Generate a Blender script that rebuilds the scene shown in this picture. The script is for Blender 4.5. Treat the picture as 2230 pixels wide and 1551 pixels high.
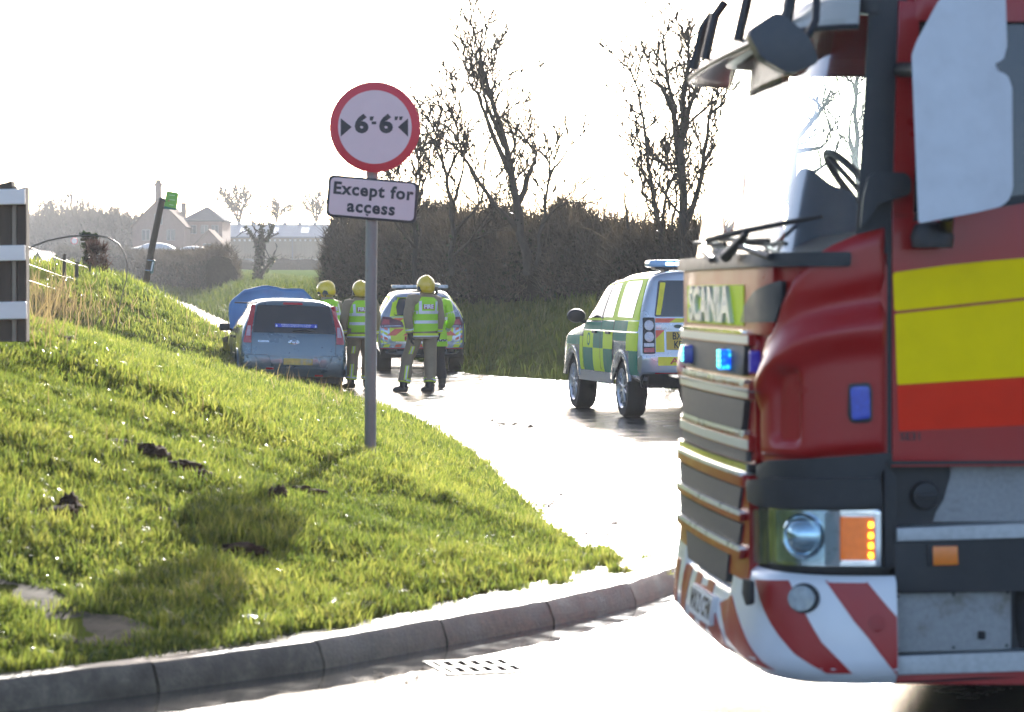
import bpy, bmesh, math, random
import numpy as np
from mathutils import Vector, Matrix, noise
from mathutils.bvhtree import BVHTree
from mathutils.geometry import tessellate_polygon
R = math.radians
random.seed(7); rng = np.random.default_rng(7)
sc = bpy.context.scene
for o in list(bpy.data.objects): bpy.data.objects.remove(o)
COL = sc.collection

# ------------------------------------------------------------------ camera, sky, sun, exposure
F, CX, HY, CH = 5900.0, 1115.0, 640.0, 1.6        # focal length, centre and horizon in photo pixels; eye height
SUN_EL, SUN_AZ = R(19.5), R(4.5)                       # sun ahead of the camera, a little to the right
cam_d = bpy.data.cameras.new('camera'); cam = bpy.data.objects.new('camera', cam_d); COL.objects.link(cam)
cam.location = (0, 0, CH); cam.rotation_euler = (R(90), 0, 0)
cam_d.sensor_width = 36; cam_d.lens = 36*F/2230; cam_d.shift_y = -(775.5-HY)/2230
cam_d.clip_start = 0.1; cam_d.clip_end = 6000
cam_d.dof.use_dof = True; cam_d.dof.focus_distance = 42; cam_d.dof.aperture_fstop = 5.6
sc.camera = cam
w = bpy.data.worlds.new('World'); sc.world = w; w.use_nodes = True
nt = w.node_tree; bg = nt.nodes['Background']; sky = nt.nodes.new('ShaderNodeTexSky')
sky.sky_type = 'NISHITA'; sky.sun_disc = False; sky.sun_elevation = SUN_EL; sky.sun_rotation = SUN_AZ
sky.air_density = 0.55; sky.dust_density = 1.6; sky.ozone_density = 0.6; sky.altitude = 50
nt.links.new(sky.outputs[0], bg.inputs[0]); bg.inputs[1].default_value = 0.15
sd = bpy.data.lights.new('sun', 'SUN'); sd.energy = 4.9; sd.angle = R(0.55); sd.color = (1, .96, .90)
sun = bpy.data.objects.new('sun', sd); COL.objects.link(sun)
SUN = Vector((math.sin(SUN_AZ)*math.cos(SUN_EL), math.cos(SUN_AZ)*math.cos(SUN_EL), math.sin(SUN_EL)))
sun.rotation_euler = SUN.to_track_quat('Z', 'Y').to_euler(); sun.location = (20, 80, 40)
vs = sc.view_settings; sc.display_settings.display_device = 'sRGB'
vs.view_transform = 'Standard'; vs.look = 'None'; vs.gamma = 1; vs.exposure = 1.6; vs.use_curve_mapping = False
cy = sc.cycles; cy.use_denoising = True; cy.max_bounces = 8; cy.transparent_max_bounces = 12
cy.volume_bounces = 0; cy.caustics_reflective = False; cy.caustics_refractive = False; cy.sample_clamp_indirect = 6; cy.use_adaptive_sampling = True; cy.adaptive_threshold = .01

# ------------------------------------------------------------------ helpers
def tag(o, label=None, cat=None, group=None, kind=None):
    if label: o['label'] = label
    if cat: o['category'] = cat
    if group: o['group'] = group
    if kind: o['kind'] = kind
    return o
def empty(name, loc=(0,0,0), rot=(0,0,0)):
    o = bpy.data.objects.new(name, None); COL.objects.link(o); o.empty_display_size = .2
    o.location = loc; o.rotation_euler = rot; return o
def link(name, me, mat=None, parent=None, smooth=False):
    o = bpy.data.objects.new(name, me); COL.objects.link(o)
    if mat is not None:
        for m in (mat if isinstance(mat, (list, tuple)) else [mat]): me.materials.append(m)
    if smooth:
        me.polygons.foreach_set('use_smooth', [True]*len(me.polygons))
    if parent is not None: o.parent = parent
    return o
def mesh(name, v, f, mat=None, parent=None, smooth=False):
    me = bpy.data.meshes.new(name); me.from_pydata([tuple(p) for p in v], [], f); me.update()
    return link(name, me, mat, parent, smooth)
def bobj(name, bm, mat=None, parent=None, smooth=False, angle=None):
    bmesh.ops.recalc_face_normals(bm, faces=bm.faces)
    me = bpy.data.meshes.new(name); bm.to_mesh(me); bm.free()
    o = link(name, me, mat, parent, smooth)
    if angle: me.set_sharp_from_angle(angle=R(angle))
    return o
def npmesh(name, verts, tris, mat=None, parent=None, attr=None, smooth=False):
    """fast triangle mesh from numpy; attr: per-vertex float 'rnd'"""
    me = bpy.data.meshes.new(name); nv, nf = len(verts), len(tris)
    me.vertices.add(nv); me.vertices.foreach_set('co', np.asarray(verts, np.float32).ravel())
    k = tris.shape[1]
    me.loops.add(nf*k); me.loops.foreach_set('vertex_index', np.asarray(tris, np.int32).ravel())
    me.polygons.add(nf); me.polygons.foreach_set('loop_start', np.arange(0, nf*k, k, dtype=np.int32))
    me.update(calc_edges=True)
    if attr is not None:
        a = me.attributes.new('rnd', 'FLOAT', 'POINT'); a.data.foreach_set('value', np.asarray(attr, np.float32))
    return link(name, me, mat, parent, smooth)
def bm_box(bm, c, s, rot=None, bev=0, seg=2):
    m = Matrix.Translation(Vector(c)) @ (rot.to_4x4() if rot is not None else Matrix()) @ Matrix.Diagonal((s[0], s[1], s[2], 1))
    r = bmesh.ops.create_cube(bm, size=1, matrix=m)
    if bev: bmesh.ops.bevel(bm, geom=list({e for v in r['verts'] for e in v.link_edges}), offset=bev, segments=seg, affect='EDGES', profile=.6)
def box(name, c, s, mat, parent=None, rot=None, bev=0, seg=2):
    bm = bmesh.new(); bm_box(bm, c, s, rot, bev, seg); return bobj(name, bm, mat, parent, bev > 0, 40 if bev else None)
def bm_tube(bm, pts, rad, n=8, cap=True, sy=1.0):
    pts = [Vector(p) for p in pts]; rad = rad if isinstance(rad, (list, tuple)) else [rad]*len(pts)
    rings = []; up = None
    for i, p in enumerate(pts):
        t = (pts[min(i+1, len(pts)-1)] - pts[max(i-1, 0)]).normalized()
        if up is None:
            up = Vector((0,0,1)) if abs(t.z) < .9 else Vector((1,0,0))
        a = t.cross(up).normalized(); b = a.cross(t).normalized(); up = b
        rings.append([bm.verts.new(p + (a*math.cos(2*math.pi*k/n) + b*sy*math.sin(2*math.pi*k/n))*rad[i]) for k in range(n)])
    for r0, r1 in zip(rings, rings[1:]):
        for k in range(n): bm.faces.new((r0[k], r0[(k+1) % n], r1[(k+1) % n], r1[k]))
    if cap: bm.faces.new(rings[0][::-1]); bm.faces.new(rings[-1])
def tube(name, pts, rad, mat, parent=None, n=8, cap=True, sy=1.0):
    bm = bmesh.new(); bm_tube(bm, pts, rad, n, cap, sy); return bobj(name, bm, mat, parent, True, 50)
def bm_lathe(bm, prof, mtx, n=24):
    rings = [[bm.verts.new(mtx @ Vector((r*math.cos(2*math.pi*k/n), r*math.sin(2*math.pi*k/n), z))) for k in range(n)] for r, z in prof]
    for r0, r1 in zip(rings, rings[1:]):
        for k in range(n): bm.faces.new((r0[k], r0[(k+1) % n], r1[(k+1) % n], r1[k]))
    bm.faces.new(rings[0][::-1]); bm.faces.new(rings[-1])
def lathe(name, prof, mtx, mat, parent=None, n=24):
    bm = bmesh.new(); bm_lathe(bm, prof, mtx, n); return bobj(name, bm, mat, parent, True, 40)
def rr(poly, r, n=4):
    """round the corners of a 2-D polygon"""
    out = []; N = len(poly); P = [Vector((p[0], p[1])) for p in poly]
    for i in range(N):
        a, b, c = P[i-1], P[i], P[(i+1) % N]
        ra = min(r, (a-b).length*.45, (c-b).length*.45)
        p0 = b + (a-b).normalized()*ra; p1 = b + (c-b).normalized()*ra
        for k in range(n+1):
            t = k/n; out.append(tuple(p0*(1-t)**2 + b*2*t*(1-t) + p1*t*t))
    return out
def rect(u0, u1, v0, v1, r=0):
    p = [(u0, v0), (u1, v0), (u1, v1), (u0, v1)]
    return rr(p, r) if r else p
def wrap(name, poly, fn, th, mat, parent=None, grid=.12, emb=.006, bev=0.0, smooth=True, ang=35):
    """thin plate with a 2-D outline laid on the surface fn(u, v, n)"""
    bm = bmesh.new(); vs_ = [bm.verts.new((p[0], p[1], 0)) for p in poly]
    bm.faces.new(vs_)
    bmesh.ops.triangulate(bm, faces=bm.faces[:])
    us = [p[0] for p in poly]; vv = [p[1] for p in poly]
    for ax, lo, hi in ((0, min(us), max(us)), (1, min(vv), max(vv))):
        k = math.floor(lo/grid)+1 if grid else 0
        while grid > 0 and k*grid < hi:
            co = [0,0,0]; co[ax] = k*grid; no = [0,0,0]; no[ax] = 1
            bmesh.ops.bisect_plane(bm, geom=bm.verts[:]+bm.edges[:]+bm.faces[:], plane_co=co, plane_no=no, dist=1e-5); k += 1
    top = bm.faces[:]
    ext = bmesh.ops.extrude_face_region(bm, geom=top, use_keep_orig=True)
    nv = [e for e in ext['geom'] if isinstance(e, bmesh.types.BMVert)]
    for v in nv: v.co.z = th
    nf = {e for e in ext['geom'] if isinstance(e, bmesh.types.BMFace)}
    if bev:
        ed = [e for e in bm.edges if len(e.link_faces) == 2 and (e.link_faces[0] in nf) != (e.link_faces[1] in nf)]
        bmesh.ops.bevel(bm, geom=ed, offset=bev, segments=2, affect='EDGES', profile=.5, clamp_overlap=True)
    for v in bm.verts:
        n = v.co.z if v.co.z > th*.02 else -emb
        v.co = fn(v.co.x, v.co.y, n)
    return bobj(name, bm, mat, parent, smooth, ang)
def text2d(s, size=1.0, weight=0.0, spacing=1.0, align='CENTER'):
    """outline of a text as (verts2d, faces), centred"""
    cu = bpy.data.curves.new('t', 'FONT'); cu.body = s; cu.size = size; cu.offset = weight; cu.space_character = spacing
    cu.align_x = align; cu.align_y = 'CENTER'; cu.resolution_u = 3
    o = bpy.data.objects.new('t', cu); COL.objects.link(o); dg = bpy.context.evaluated_depsgraph_get()
    me = bpy.data.meshes.new_from_object(o.evaluated_get(dg))
    v = [(p.co.x, p.co.y) for p in me.vertices]; f = [tuple(p.vertices) for p in me.polygons]
    bpy.data.objects.remove(o); bpy.data.curves.remove(cu); bpy.data.meshes.remove(me)
    return v, f
def text(name, s, fn, size, mat, parent=None, weight=0, spacing=1.0, th=.002, at=(0,0), sx=1.0, rot=0):
    """thin solid lettering on the surface fn(u, v, n)"""
    v, f = text2d(s, size, weight, spacing); c, s_ = math.cos(rot), math.sin(rot)
    bm = bmesh.new(); vs_ = [bm.verts.new((at[0]+(p[0]*sx*c-p[1]*s_), at[1]+(p[0]*sx*s_+p[1]*c), th)) for p in v]
    for q in f:
        try: bm.faces.new([vs_[i] for i in q])
        except ValueError: pass
    ext = bmesh.ops.extrude_face_region(bm, geom=bm.faces[:], use_keep_orig=True)
    for e in ext['geom']:
        if isinstance(e, bmesh.types.BMVert): e.co.z = -.002
    for q in bm.verts: q.co = fn(q.co.x, q.co.y, q.co.z)
    return bobj(name, bm, mat, parent)
def bake(o):
    """apply an object's modifiers"""
    dg = bpy.context.evaluated_depsgraph_get(); me = bpy.data.meshes.new_from_object(o.evaluated_get(dg))
    o.modifiers.clear(); old = o.data; o.data = me; bpy.data.meshes.remove(old); return o
def bvh_of(o):
    me = o.data; return BVHTree.FromPolygons([v.co.copy() for v in me.vertices], [tuple(p.vertices) for p in me.polygons])
def grid(name, us, vs_, fn, mat, parent=None, smooth=True, close_u=False):
    nu, nv = len(us), len(vs_)
    v = [fn(a, b) for a in us for b in vs_]; f = []
    for i in range(nu-1+(1 if close_u else 0)):
        for j in range(nv-1):
            i2 = (i+1) % nu; f.append((i*nv+j, i2*nv+j, i2*nv+j+1, i*nv+j+1))
    return mesh(name, v, f, mat, parent, smooth)
def unp(px, py, d): return Vector(((px-CX)/F*d, d, CH-(py-HY)/F*d))
def copy_tree(o, parent=None):
    c = o.copy(); COL.objects.link(c); c.parent = parent
    for ch in list(o.children): copy_tree(ch, c)
    return c

# ------------------------------------------------------------------ materials
def nodes(name):
    m = bpy.data.materials.new(name); m.use_nodes = True; t = m.node_tree; return m, t, t.nodes['Principled BSDF'], t.nodes['Material Output']
def N(t, typ, **kw):
    n = t.nodes.new('ShaderNode'+typ)
    for k, v in kw.items():
        if k in n.inputs: n.inputs[k].default_value = v
        else: setattr(n, k, v)
    return n
def obj_noise(t, scale, detail=4, rough=.6, stretch=None, coord='Object'):
    tc = N(t, 'TexCoord'); nz = N(t, 'TexNoise'); nz.inputs['Scale'].default_value = scale; nz.inputs['Detail'].default_value = detail; nz.inputs['Roughness'].default_value = rough
    if stretch:
        mp = N(t, 'Mapping'); mp.inputs['Scale'].default_value = stretch; t.links.new(tc.outputs[coord], mp.inputs[0]); t.links.new(mp.outputs[0], nz.inputs[0])
    else: t.links.new(tc.outputs[coord], nz.inputs[0])
    return nz
def ramp(t, src, stops):
    r = N(t, 'ValToRGB'); e = r.color_ramp.elements
    while len(e) < len(stops): e.new(.5)
    for q, (p, c) in zip(e, stops): q.position = p; q.color = (*c, 1) if len(c) == 3 else c
    t.links.new(src, r.inputs[0]); return r
def bump(t, b, src, strength, dist=.01):
    n = N(t, 'Bump'); n.inputs['Strength'].default_value = strength; n.inputs['Distance'].default_value = dist
    t.links.new(src, n.inputs['Height']); t.links.new(n.outputs[0], b.inputs['Normal']); return n
MATS = {}
def M(name, col, rough=.5, metal=0, var=.12, scale=6, bmp=0, coat=0, emit=None, es=0, dirt=None, spec=.5, stretch=None, bscale=None):
    """plain painted / plastic / metal surface with slight colour and gloss variation"""
    if name in MATS: return MATS[name]
    m, t, b, o = nodes(name)
    nz = obj_noise(t, scale, 5, .6, stretch)
    lo = tuple(c*(1-var) for c in col); hi = tuple(min(1, c*(1+var)) for c in col)
    st = [(.3, lo), (.7, hi)]
    cr = ramp(t, nz.outputs[0], st); src = cr.outputs[0]
    if dirt:
        n2 = obj_noise(t, dirt[1], 6, .7); r2 = ramp(t, n2.outputs[0], [(dirt[2], (0,0,0)), (dirt[2]+.18, (1,1,1))])
        mx = N(t, 'MixRGB'); mx.inputs[2].default_value = (*dirt[0], 1); t.links.new(src, mx.inputs[1]); t.links.new(r2.outputs[0], mx.inputs[0]); src = mx.outputs[0]
    t.links.new(src, b.inputs['Base Color'])
    rr_ = ramp(t, nz.outputs[0], [(.3, (max(rough-.06, .02),)*3), (.75, (min(rough+.08, 1),)*3)]); t.links.new(rr_.outputs[0], b.inputs['Roughness'])
    b.inputs['Metallic'].default_value = metal; b.inputs['Coat Weight'].default_value = coat; b.inputs['Coat Roughness'].default_value = .06
    b.inputs['Specular IOR Level'].default_value = spec
    if bmp:
        nb = obj_noise(t, bscale or scale*6, 4, .6, stretch); bump(t, b, nb.outputs[0], bmp, .004)
    if emit: b.inputs['Emission Color'].default_value = (*emit, 1); b.inputs['Emission Strength'].default_value = es
    MATS[name] = m; return m
def leafmat(name, cols, trans=.5, rough=.5, spec=.4, scale=.6, gain=1.6):
    """thin leaves: colour by per-blade value and patchy noise, light passes through"""
    m, t, b, o = nodes(name)
    at = N(t, 'Attribute'); at.attribute_name = 'rnd'
    nz = obj_noise(t, scale, 3); ad = N(t, 'Math'); ad.operation = 'MULTIPLY_ADD'; ad.inputs[1].default_value = .55; 
    sb = N(t, 'Math'); sb.operation = 'MULTIPLY_ADD'; sb.inputs[1].default_value = 1.5; sb.inputs[2].default_value = -.5
    t.links.new(nz.outputs[0], sb.inputs[0]); t.links.new(at.outputs['Fac'], ad.inputs[0]); 
    hm = N(t, 'Math'); hm.operation = 'MULTIPLY'; hm.inputs[1].default_value = .45; t.links.new(sb.outputs[0], hm.inputs[0]); t.links.new(hm.outputs[0], ad.inputs[2])
    k = len(cols)-1; cr = ramp(t, ad.outputs[0], [(i/k*.9+.05, c) for i, c in enumerate(cols)])
    t.links.new(cr.outputs[0], b.inputs['Base Color']); b.inputs['Roughness'].default_value = rough; b.inputs['Specular IOR Level'].default_value = spec
    tr = N(t, 'BsdfTranslucent'); gm = N(t, 'MixRGB'); gm.blend_type = 'MULTIPLY'; gm.inputs[0].default_value = 1; gm.inputs[2].default_value = (gain, gain*1.0, gain*.75, 1)
    t.links.new(cr.outputs[0], gm.inputs[1]); t.links.new(gm.outputs[0], tr.inputs[0])
    mx = N(t, 'MixShader'); mx.inputs[0].default_value = trans; t.links.new(b.outputs[0], mx.inputs[1]); t.links.new(tr.outputs[0], mx.inputs[2]); t.links.new(mx.outputs[0], o.inputs[0])
    return m
# ------------------------------------------------------------------ setting: ground, road, kerb, grass
def smooth01(a, b, x):
    t = np.clip((x-a)/(b-a), 0, 1); return t*t*(3-2*t)
ZR_D = [0, 60, 80, 100, 130, 200, 300, 450, 700, 1500]; ZR_Z = [0, 0, .22, .62, 1.1, 2.55, 5.7, 9.8, 13, 14]
def zroad(y): return np.interp(y, ZR_D, ZR_Z)
# grass edge on the left: along the kerb, round the tip, then along the lane
KE = [(-30,-4), (-6,7.75), (-3.6,9.12), (-2.08,10.45), (-1.52,10.99), (-.89,11.80), (-.36,12.88), (.08,13.65), (.33,14.3), (.54,15.45)]
LE = [(.54,15.45), (.51,16.3), (.275,17.1), (.12,20.1), (-.28,25.4), (-1.0,32.1), (-1.65,36.6), (-2.47,41), (-3.2,46), (-4.4,53), (-5.6,60), (-9,75), (-15,95), (-19,125), (-33.3,200), (-54.4,300), (-82,450), (-140,700)]
RE = [(40,14), (16,30), (8,37), (5,41), (2.8,45), (1,49.7), (-.9,54), (-2.1,62), (-5.1,76), (-10,95), (-14.8,125), (-28.6,200), (-49,300), (-76,450), (-133,700)]
def seg_dist(X, Y, pl):
    best = np.full(X.shape, 1e9)
    for (x0, y0), (x1, y1) in zip(pl, pl[1:]):
        dx, dy = x1-x0, y1-y0; t = np.clip(((X-x0)*dx+(Y-y0)*dy)/(dx*dx+dy*dy), 0, 1)
        best = np.minimum(best, np.hypot(X-x0-t*dx, Y-y0-t*dy))
    return best
LY = np.array([p[1] for p in LE]); LX = np.array([p[0] for p in LE])
RY = np.array([p[1] for p in RE]); RX = np.array([p[0] for p in RE])
KX = np.array([p[0] for p in KE]); KY = np.array([p[1] for p in KE])
def in_left(X, Y):
    return np.where(Y > 15.45, X < np.interp(Y, LY, LX), (X < np.interp(Y, KY, KX)))
def in_right(X, Y): return X > np.interp(Y, RY, RX)
def vnoise(X, Y, s, seed=0):
    out = np.empty(X.shape); fx = X.ravel(); fy = Y.ravel(); o = out.ravel()
    for i in range(len(fx)): o[i] = noise.noise((fx[i]*s+seed, fy[i]*s, seed*.7))
    return o.reshape(X.shape)
def sinnoise(X, Y, s, seed=0):
    r = np.random.default_rng(seed); z = np.zeros(np.shape(X))
    for k in range(7):
        a = r.uniform(0, 6.28); f = s*r.uniform(.5, 2.2); z = z + np.sin((X*math.cos(a)+Y*math.sin(a))*f*6.28+r.uniform(0, 6.28))
    return z/7
def hgt(X, Y):
    """height of the grassed ground"""
    X = np.asarray(X, float); Y = np.asarray(Y, float)
    zr = zroad(Y); base = zr + .11*(1-smooth01(14, 19, Y))
    dl = seg_dist(X, Y, LE); dk = seg_dist(X, Y, KE); dr = seg_dist(X, Y, RE)
    pl = np.interp(Y, [17, 22, 30, 36, 43, 46, 48, 52], [.40, .35, .265, .22, .235, .42, .53, .62])*dl; pk = .17*dk + .028*dk*dk
    a = np.minimum(pl, np.where(Y < 40, pk, 99)); a = a - .05*np.exp(-((pl-pk)/.25)**2)*(Y < 30)*(dk < 8)
    cap = np.interp(Y, [40, 50], [1.62, 2.2]); far = smooth01(70, 140, Y)
    a = np.where(a > cap*.7, cap*.7+(1-np.exp(-(a-cap*.7)/(cap*.3)))*cap*.3, a)*(1-.35*far) + .012*np.maximum(dl-6, 0)
    zf = np.interp(Y, [0, 60, 100, 150, 180, 330, 500, 1500], [1.3, 1.45, 1.75, 2.05, 2.6, 4.9, 6, 8]); wd_ = 3.1+np.maximum(0, Y-140)*.12
    b = (zf-zr)*smooth01(0, 1, dr/wd_)
    L = in_left(X, Y); Rr = in_right(X, Y)
    bumps = .035*sinnoise(X, Y, .35, 1) + .018*sinnoise(X, Y, 1.1, 2)
    z = np.where(L, base+.015+a+bumps*np.clip(dl*1.5, 0, 1)*np.clip(dk*1.5, 0, 1), np.where(Rr, zr+b+bumps*np.clip(dr, 0, 1), zr-.25))
    edge = np.minimum(dl, dk)
    return z
_DS = np.concatenate([np.arange(9, 30, .04), np.arange(30, 62, .08), np.arange(62, 300, 1.0)])
def ground_at(px, py):
    z = CH-(py-HY)/F*_DS; k = np.nonzero(hgt((px-CX)/F*_DS, _DS) >= z)[0]; return unp(px, py, float(_DS[k[0]]) if len(k) else 60)
xs = np.unique(np.concatenate([np.linspace(-600, -80, 30), np.linspace(-80, -14, 60), np.arange(-14, -6, .3), np.arange(-6, 2, .12), np.arange(2, 8, .3), np.linspace(8, 60, 50), np.linspace(60, 600, 30)]))
ys = np.unique(np.concatenate([np.linspace(-6, 7, 8), np.arange(7, 20, .12), np.arange(20, 66, .3), np.linspace(66, 210, 100), np.linspace(210, 520, 60), np.linspace(520, 2600, 30)]))
GX, GY = np.meshgrid(xs, ys, indexing='ij'); GZ = hgt(GX, GY)
nu, nv = GX.shape; idx = np.arange(nu*nv).reshape(nu, nv)
quads = np.stack([idx[:-1, :-1].ravel(), idx[1:, :-1].ravel(), idx[1:, 1:].ravel(), idx[:-1, 1:].ravel()], 1)
m, t, b, o = nodes('turf_soil')
n1 = obj_noise(t, .9, 6, .65); n2 = obj_noise(t, 14, 4)
c1 = ramp(t, n1.outputs[0], [(.25, (.035,.032,.014)), (.5, (.075,.085,.018)), (.75, (.11,.125,.025))]); t.links.new(c1.outputs[0], b.inputs['Base Color'])
b.inputs['Roughness'].default_value = 1; b.inputs['Specular IOR Level'].default_value = 0; bump(t, b, n2.outputs[0], .8, .03); SOIL = m
ground = npmesh('ground', np.stack([GX.ravel(), GY.ravel(), GZ.ravel()], 1), quads, SOIL, smooth=True); tag(ground, kind='structure')

def asphalt(name, wet=.0, base=(.030,.031,.033)):
    m, t, b, o = nodes(name)
    n1 = obj_noise(t, 1.3, 5, .6); n2 = obj_noise(t, 160, 3, .7); n3 = obj_noise(t, 9, 5, .7); vo = N(t, 'TexVoronoi'); vo.inputs['Scale'].default_value = 110
    tc = N(t, 'TexCoord'); t.links.new(tc.outputs['Object'], vo.inputs[0])
    cr = ramp(t, n2.outputs[0], [(.3, tuple(c*.6 for c in base)), (.7, tuple(c*1.7 for c in base))])
    t.links.new(cr.outputs[0], b.inputs['Base Color'])
    ad = N(t, 'Math'); ad.operation = 'MULTIPLY_ADD'; ad.inputs[1].default_value = .35; t.links.new(n3.outputs[0], ad.inputs[0]); t.links.new(n1.outputs[0], ad.inputs[2])
    r = ramp(t, ad.outputs[0], [(.5-wet, (.10,)*3), (.72-wet*.5, (.19,)*3), (.95, (.34,)*3)])
    t.links.new(r.outputs[0], b.inputs['Roughness']); b.inputs['Specular IOR Level'].default_value = .75
    bs = ramp(t, ad.outputs[0], [(.45-wet, (.12,)*3), (.9, (.9,)*3)])
    bp = bump(t, b, vo.outputs[0], .35, .003); t.links.new(bs.outputs[0], bp.inputs['Strength'])
    return m
ROAD = asphalt('wet_asphalt', .02); ROAD2 = asphalt('wet_asphalt_worn', .06, (.036,.036,.036))
def sheet(name, pts, z, mat, kind='structure'):
    o = mesh(name, [(p[0], p[1], z) for p in pts], [tuple(range(len(pts)))], mat); tag(o, kind=kind); return o
sheet('main_road', [(-40,-8), (45,-8), (45,14), (16,30), (8,37.2), (5,41.2), (2.9,45.2), (1.1,49.8), (-.8,54.2), (-2.0,62.3), (-6.6,62.3), (-40,40)], 0.0, ROAD)
# lane beyond the bend
v, f = [], []
yy = np.concatenate([np.arange(58, 110, 2), np.arange(110, 700, 12)])
for i, y in enumerate(yy):
    xl, xr = np.interp(y, LY, LX)-.35, np.interp(y, RY, RX)+.35; zz = float(zroad(y))+.006
    v += [(xl, y, zz), ((xl+xr)/2, y, zz+.02), (xr, y, zz)]
    if i: k = 3*i; f += [(k-3, k-2, k+1, k), (k-2, k-1, k+2, k+1)]
tag(mesh('country_lane', v, f, ROAD2, smooth=True), kind='structure')
# wet apron between the kerb and the grass, falling to the lane
KB = [(-7.5,6.2), (-6,7.25), (-3.5,8.95), (-1.97,10.3), (-1.41,10.84), (-.81,11.5), (-.2,12.42), (.49,13.5), (.86,14.4), (1.08,15.3), (1.22,16.2), (1.3,17.1)]   # foot of the kerb
def arc(pl, n):
    P = [Vector((*p, 0)) for p in pl]; L = [0]
    for a_, b_ in zip(P, P[1:]): L.append(L[-1]+(b_-a_).length)
    X = np.interp(n, L, [p.x for p in P]); Y = np.interp(n, L, [p.y for p in P]); return Vector((X, Y, 0)), L[-1]
_, KLEN = arc(KB, 0)
v, f = [], []
for i, y in enumerate(np.arange(10.0, 24.01, .25)):
    xr = np.interp(y, [p[1] for p in KB], [p[0] for p in KB])-.16 if y < 17 else 1.14+(y-17)*.1
    xl = (np.interp(y, KY, KX) if y < 15.45 else np.interp(y, LY, LX))-.8
    for q in range(7):
        x = xl+(xr-xl)*q/6; zz = .118*(1-float(smooth01(13.8, 17.2, y)))+.004+.006*math.sin(x*3+y)
        v.append((x, y, zz))
    if i:
        for q in range(6): k = 7*i+q; f.append((k-7, k-6, k+1, k))
tag(mesh('wet_verge_apron', v, f, ROAD2, smooth=True), kind='structure')
# kerb, one object per stone
m, t, b, o = nodes('kerb_concrete')
n1 = obj_noise(t, 5, 6, .7); n2 = obj_noise(t, 90, 3)
c1 = ramp(t, n1.outputs[0], [(.30, (.045,.036,.022)), (.5, (.125,.10,.068)), (.70, (.27,.225,.16))]); t.links.new(c1.outputs[0], b.inputs['Base Color'])
r1 = ramp(t, n1.outputs[0], [(.35, (.35,)*3), (.7, (.7,)*3)]); t.links.new(r1.outputs[0], b.inputs['Roughness']); bump(t, b, n2.outputs[0], .9, .006); KERB = m
kerb = empty('kerb', (-1.4, 10.8, 0)); tag(kerb, 'curved run of wet grey concrete kerb stones along the verge', 'kerb')
s = .35
while s < KLEN-.5:
    p0, _ = arc(KB, s+.006); p1, _ = arc(KB, s+.905); s += .915
    tdir = (p1-p0); ln = tdir.length; tdir.normalize(); nrm = Vector((-tdir.y, tdir.x, 0)); mid = (p0+p1)/2
    fall = 1-.93*float(smooth01(13.8, 17.2, mid.y))
    hh = .125*fall+random.uniform(-.004, .004)
    prof = [(0, -.12), (0, .03*fall), (.028, hh-.022), (.045, hh), (.15, hh+.002), (.15, -.12)]
    bm = bmesh.new(); ns = 9; rings = []
    for i in range(ns):
        q = p0+tdir*ln*i/(ns-1); rings.append([bm.verts.new(q+nrm*(a_+(noise.noise(q*9+Vector((a_,0,z_*3)))*.006 if 0 < j < 4 else 0))+Vector((0,0,z_+(noise.noise(q*7)*.006 if j in (2,3) else 0)))) for j, (a_, z_) in enumerate(prof)])
    for r0, r1 in zip(rings, rings[1:]):
        for k in range(5): bm.faces.new((r0[k], r0[k+1], r1[k+1], r1[k]))
    bm.faces.new(rings[0][::-1]); bm.faces.new(rings[-1])
    o = bobj('kerb_stone', bm, KERB, None, True, 30); o.parent = kerb; o.matrix_parent_inverse = Matrix.Translation(-kerb.location)
m, t, b, o = nodes('kerb_shade_film'); n1 = obj_noise(t, 70, 5, .7); n2 = obj_noise(t, 6, 4)
c1 = ramp(t, n1.outputs[0], [(.35, (.028,.026,.022)), (.65, (.085,.08,.07))]); t.links.new(c1.outputs[0], b.inputs['Base Color']); r1 = ramp(t, n2.outputs[0], [(.4, (.04,)*3), (.7, (.16,)*3)]); t.links.new(r1.outputs[0], b.inputs['Roughness']); b.inputs['Specular IOR Level'].default_value = .5; bump(t, b, n1.outputs[0], .05, .002)
v, f = [], []; ns = 160
for i in range(ns+1):
    s_ = .3+(KLEN-2.6)*i/ns; p0, _ = arc(KB, s_-.05); p1, _ = arc(KB, s_+.05); td_ = (p1-p0).normalized(); nr_ = Vector((td_.y, -td_.x, 0)); c_ = (p0+p1)/2; taper = min(1, (ns-i)/40)
    wd_ = (.36+.10*noise.noise(c_*1.7)+.05*noise.noise(c_*9))*taper+.01
    for q in range(4): v.append(c_+nr_*(wd_*q/3-.01)+Vector((0,0,.0045-.0012*q)))
    if i:
        for q in range(3): k = 4*i+q; f.append((k-4, k-3, k+1, k))
tag(mesh('gutter', v, f, m, smooth=True), kind='structure')  # smooth strip added for the dark band of kerb shade and reflection
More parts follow.
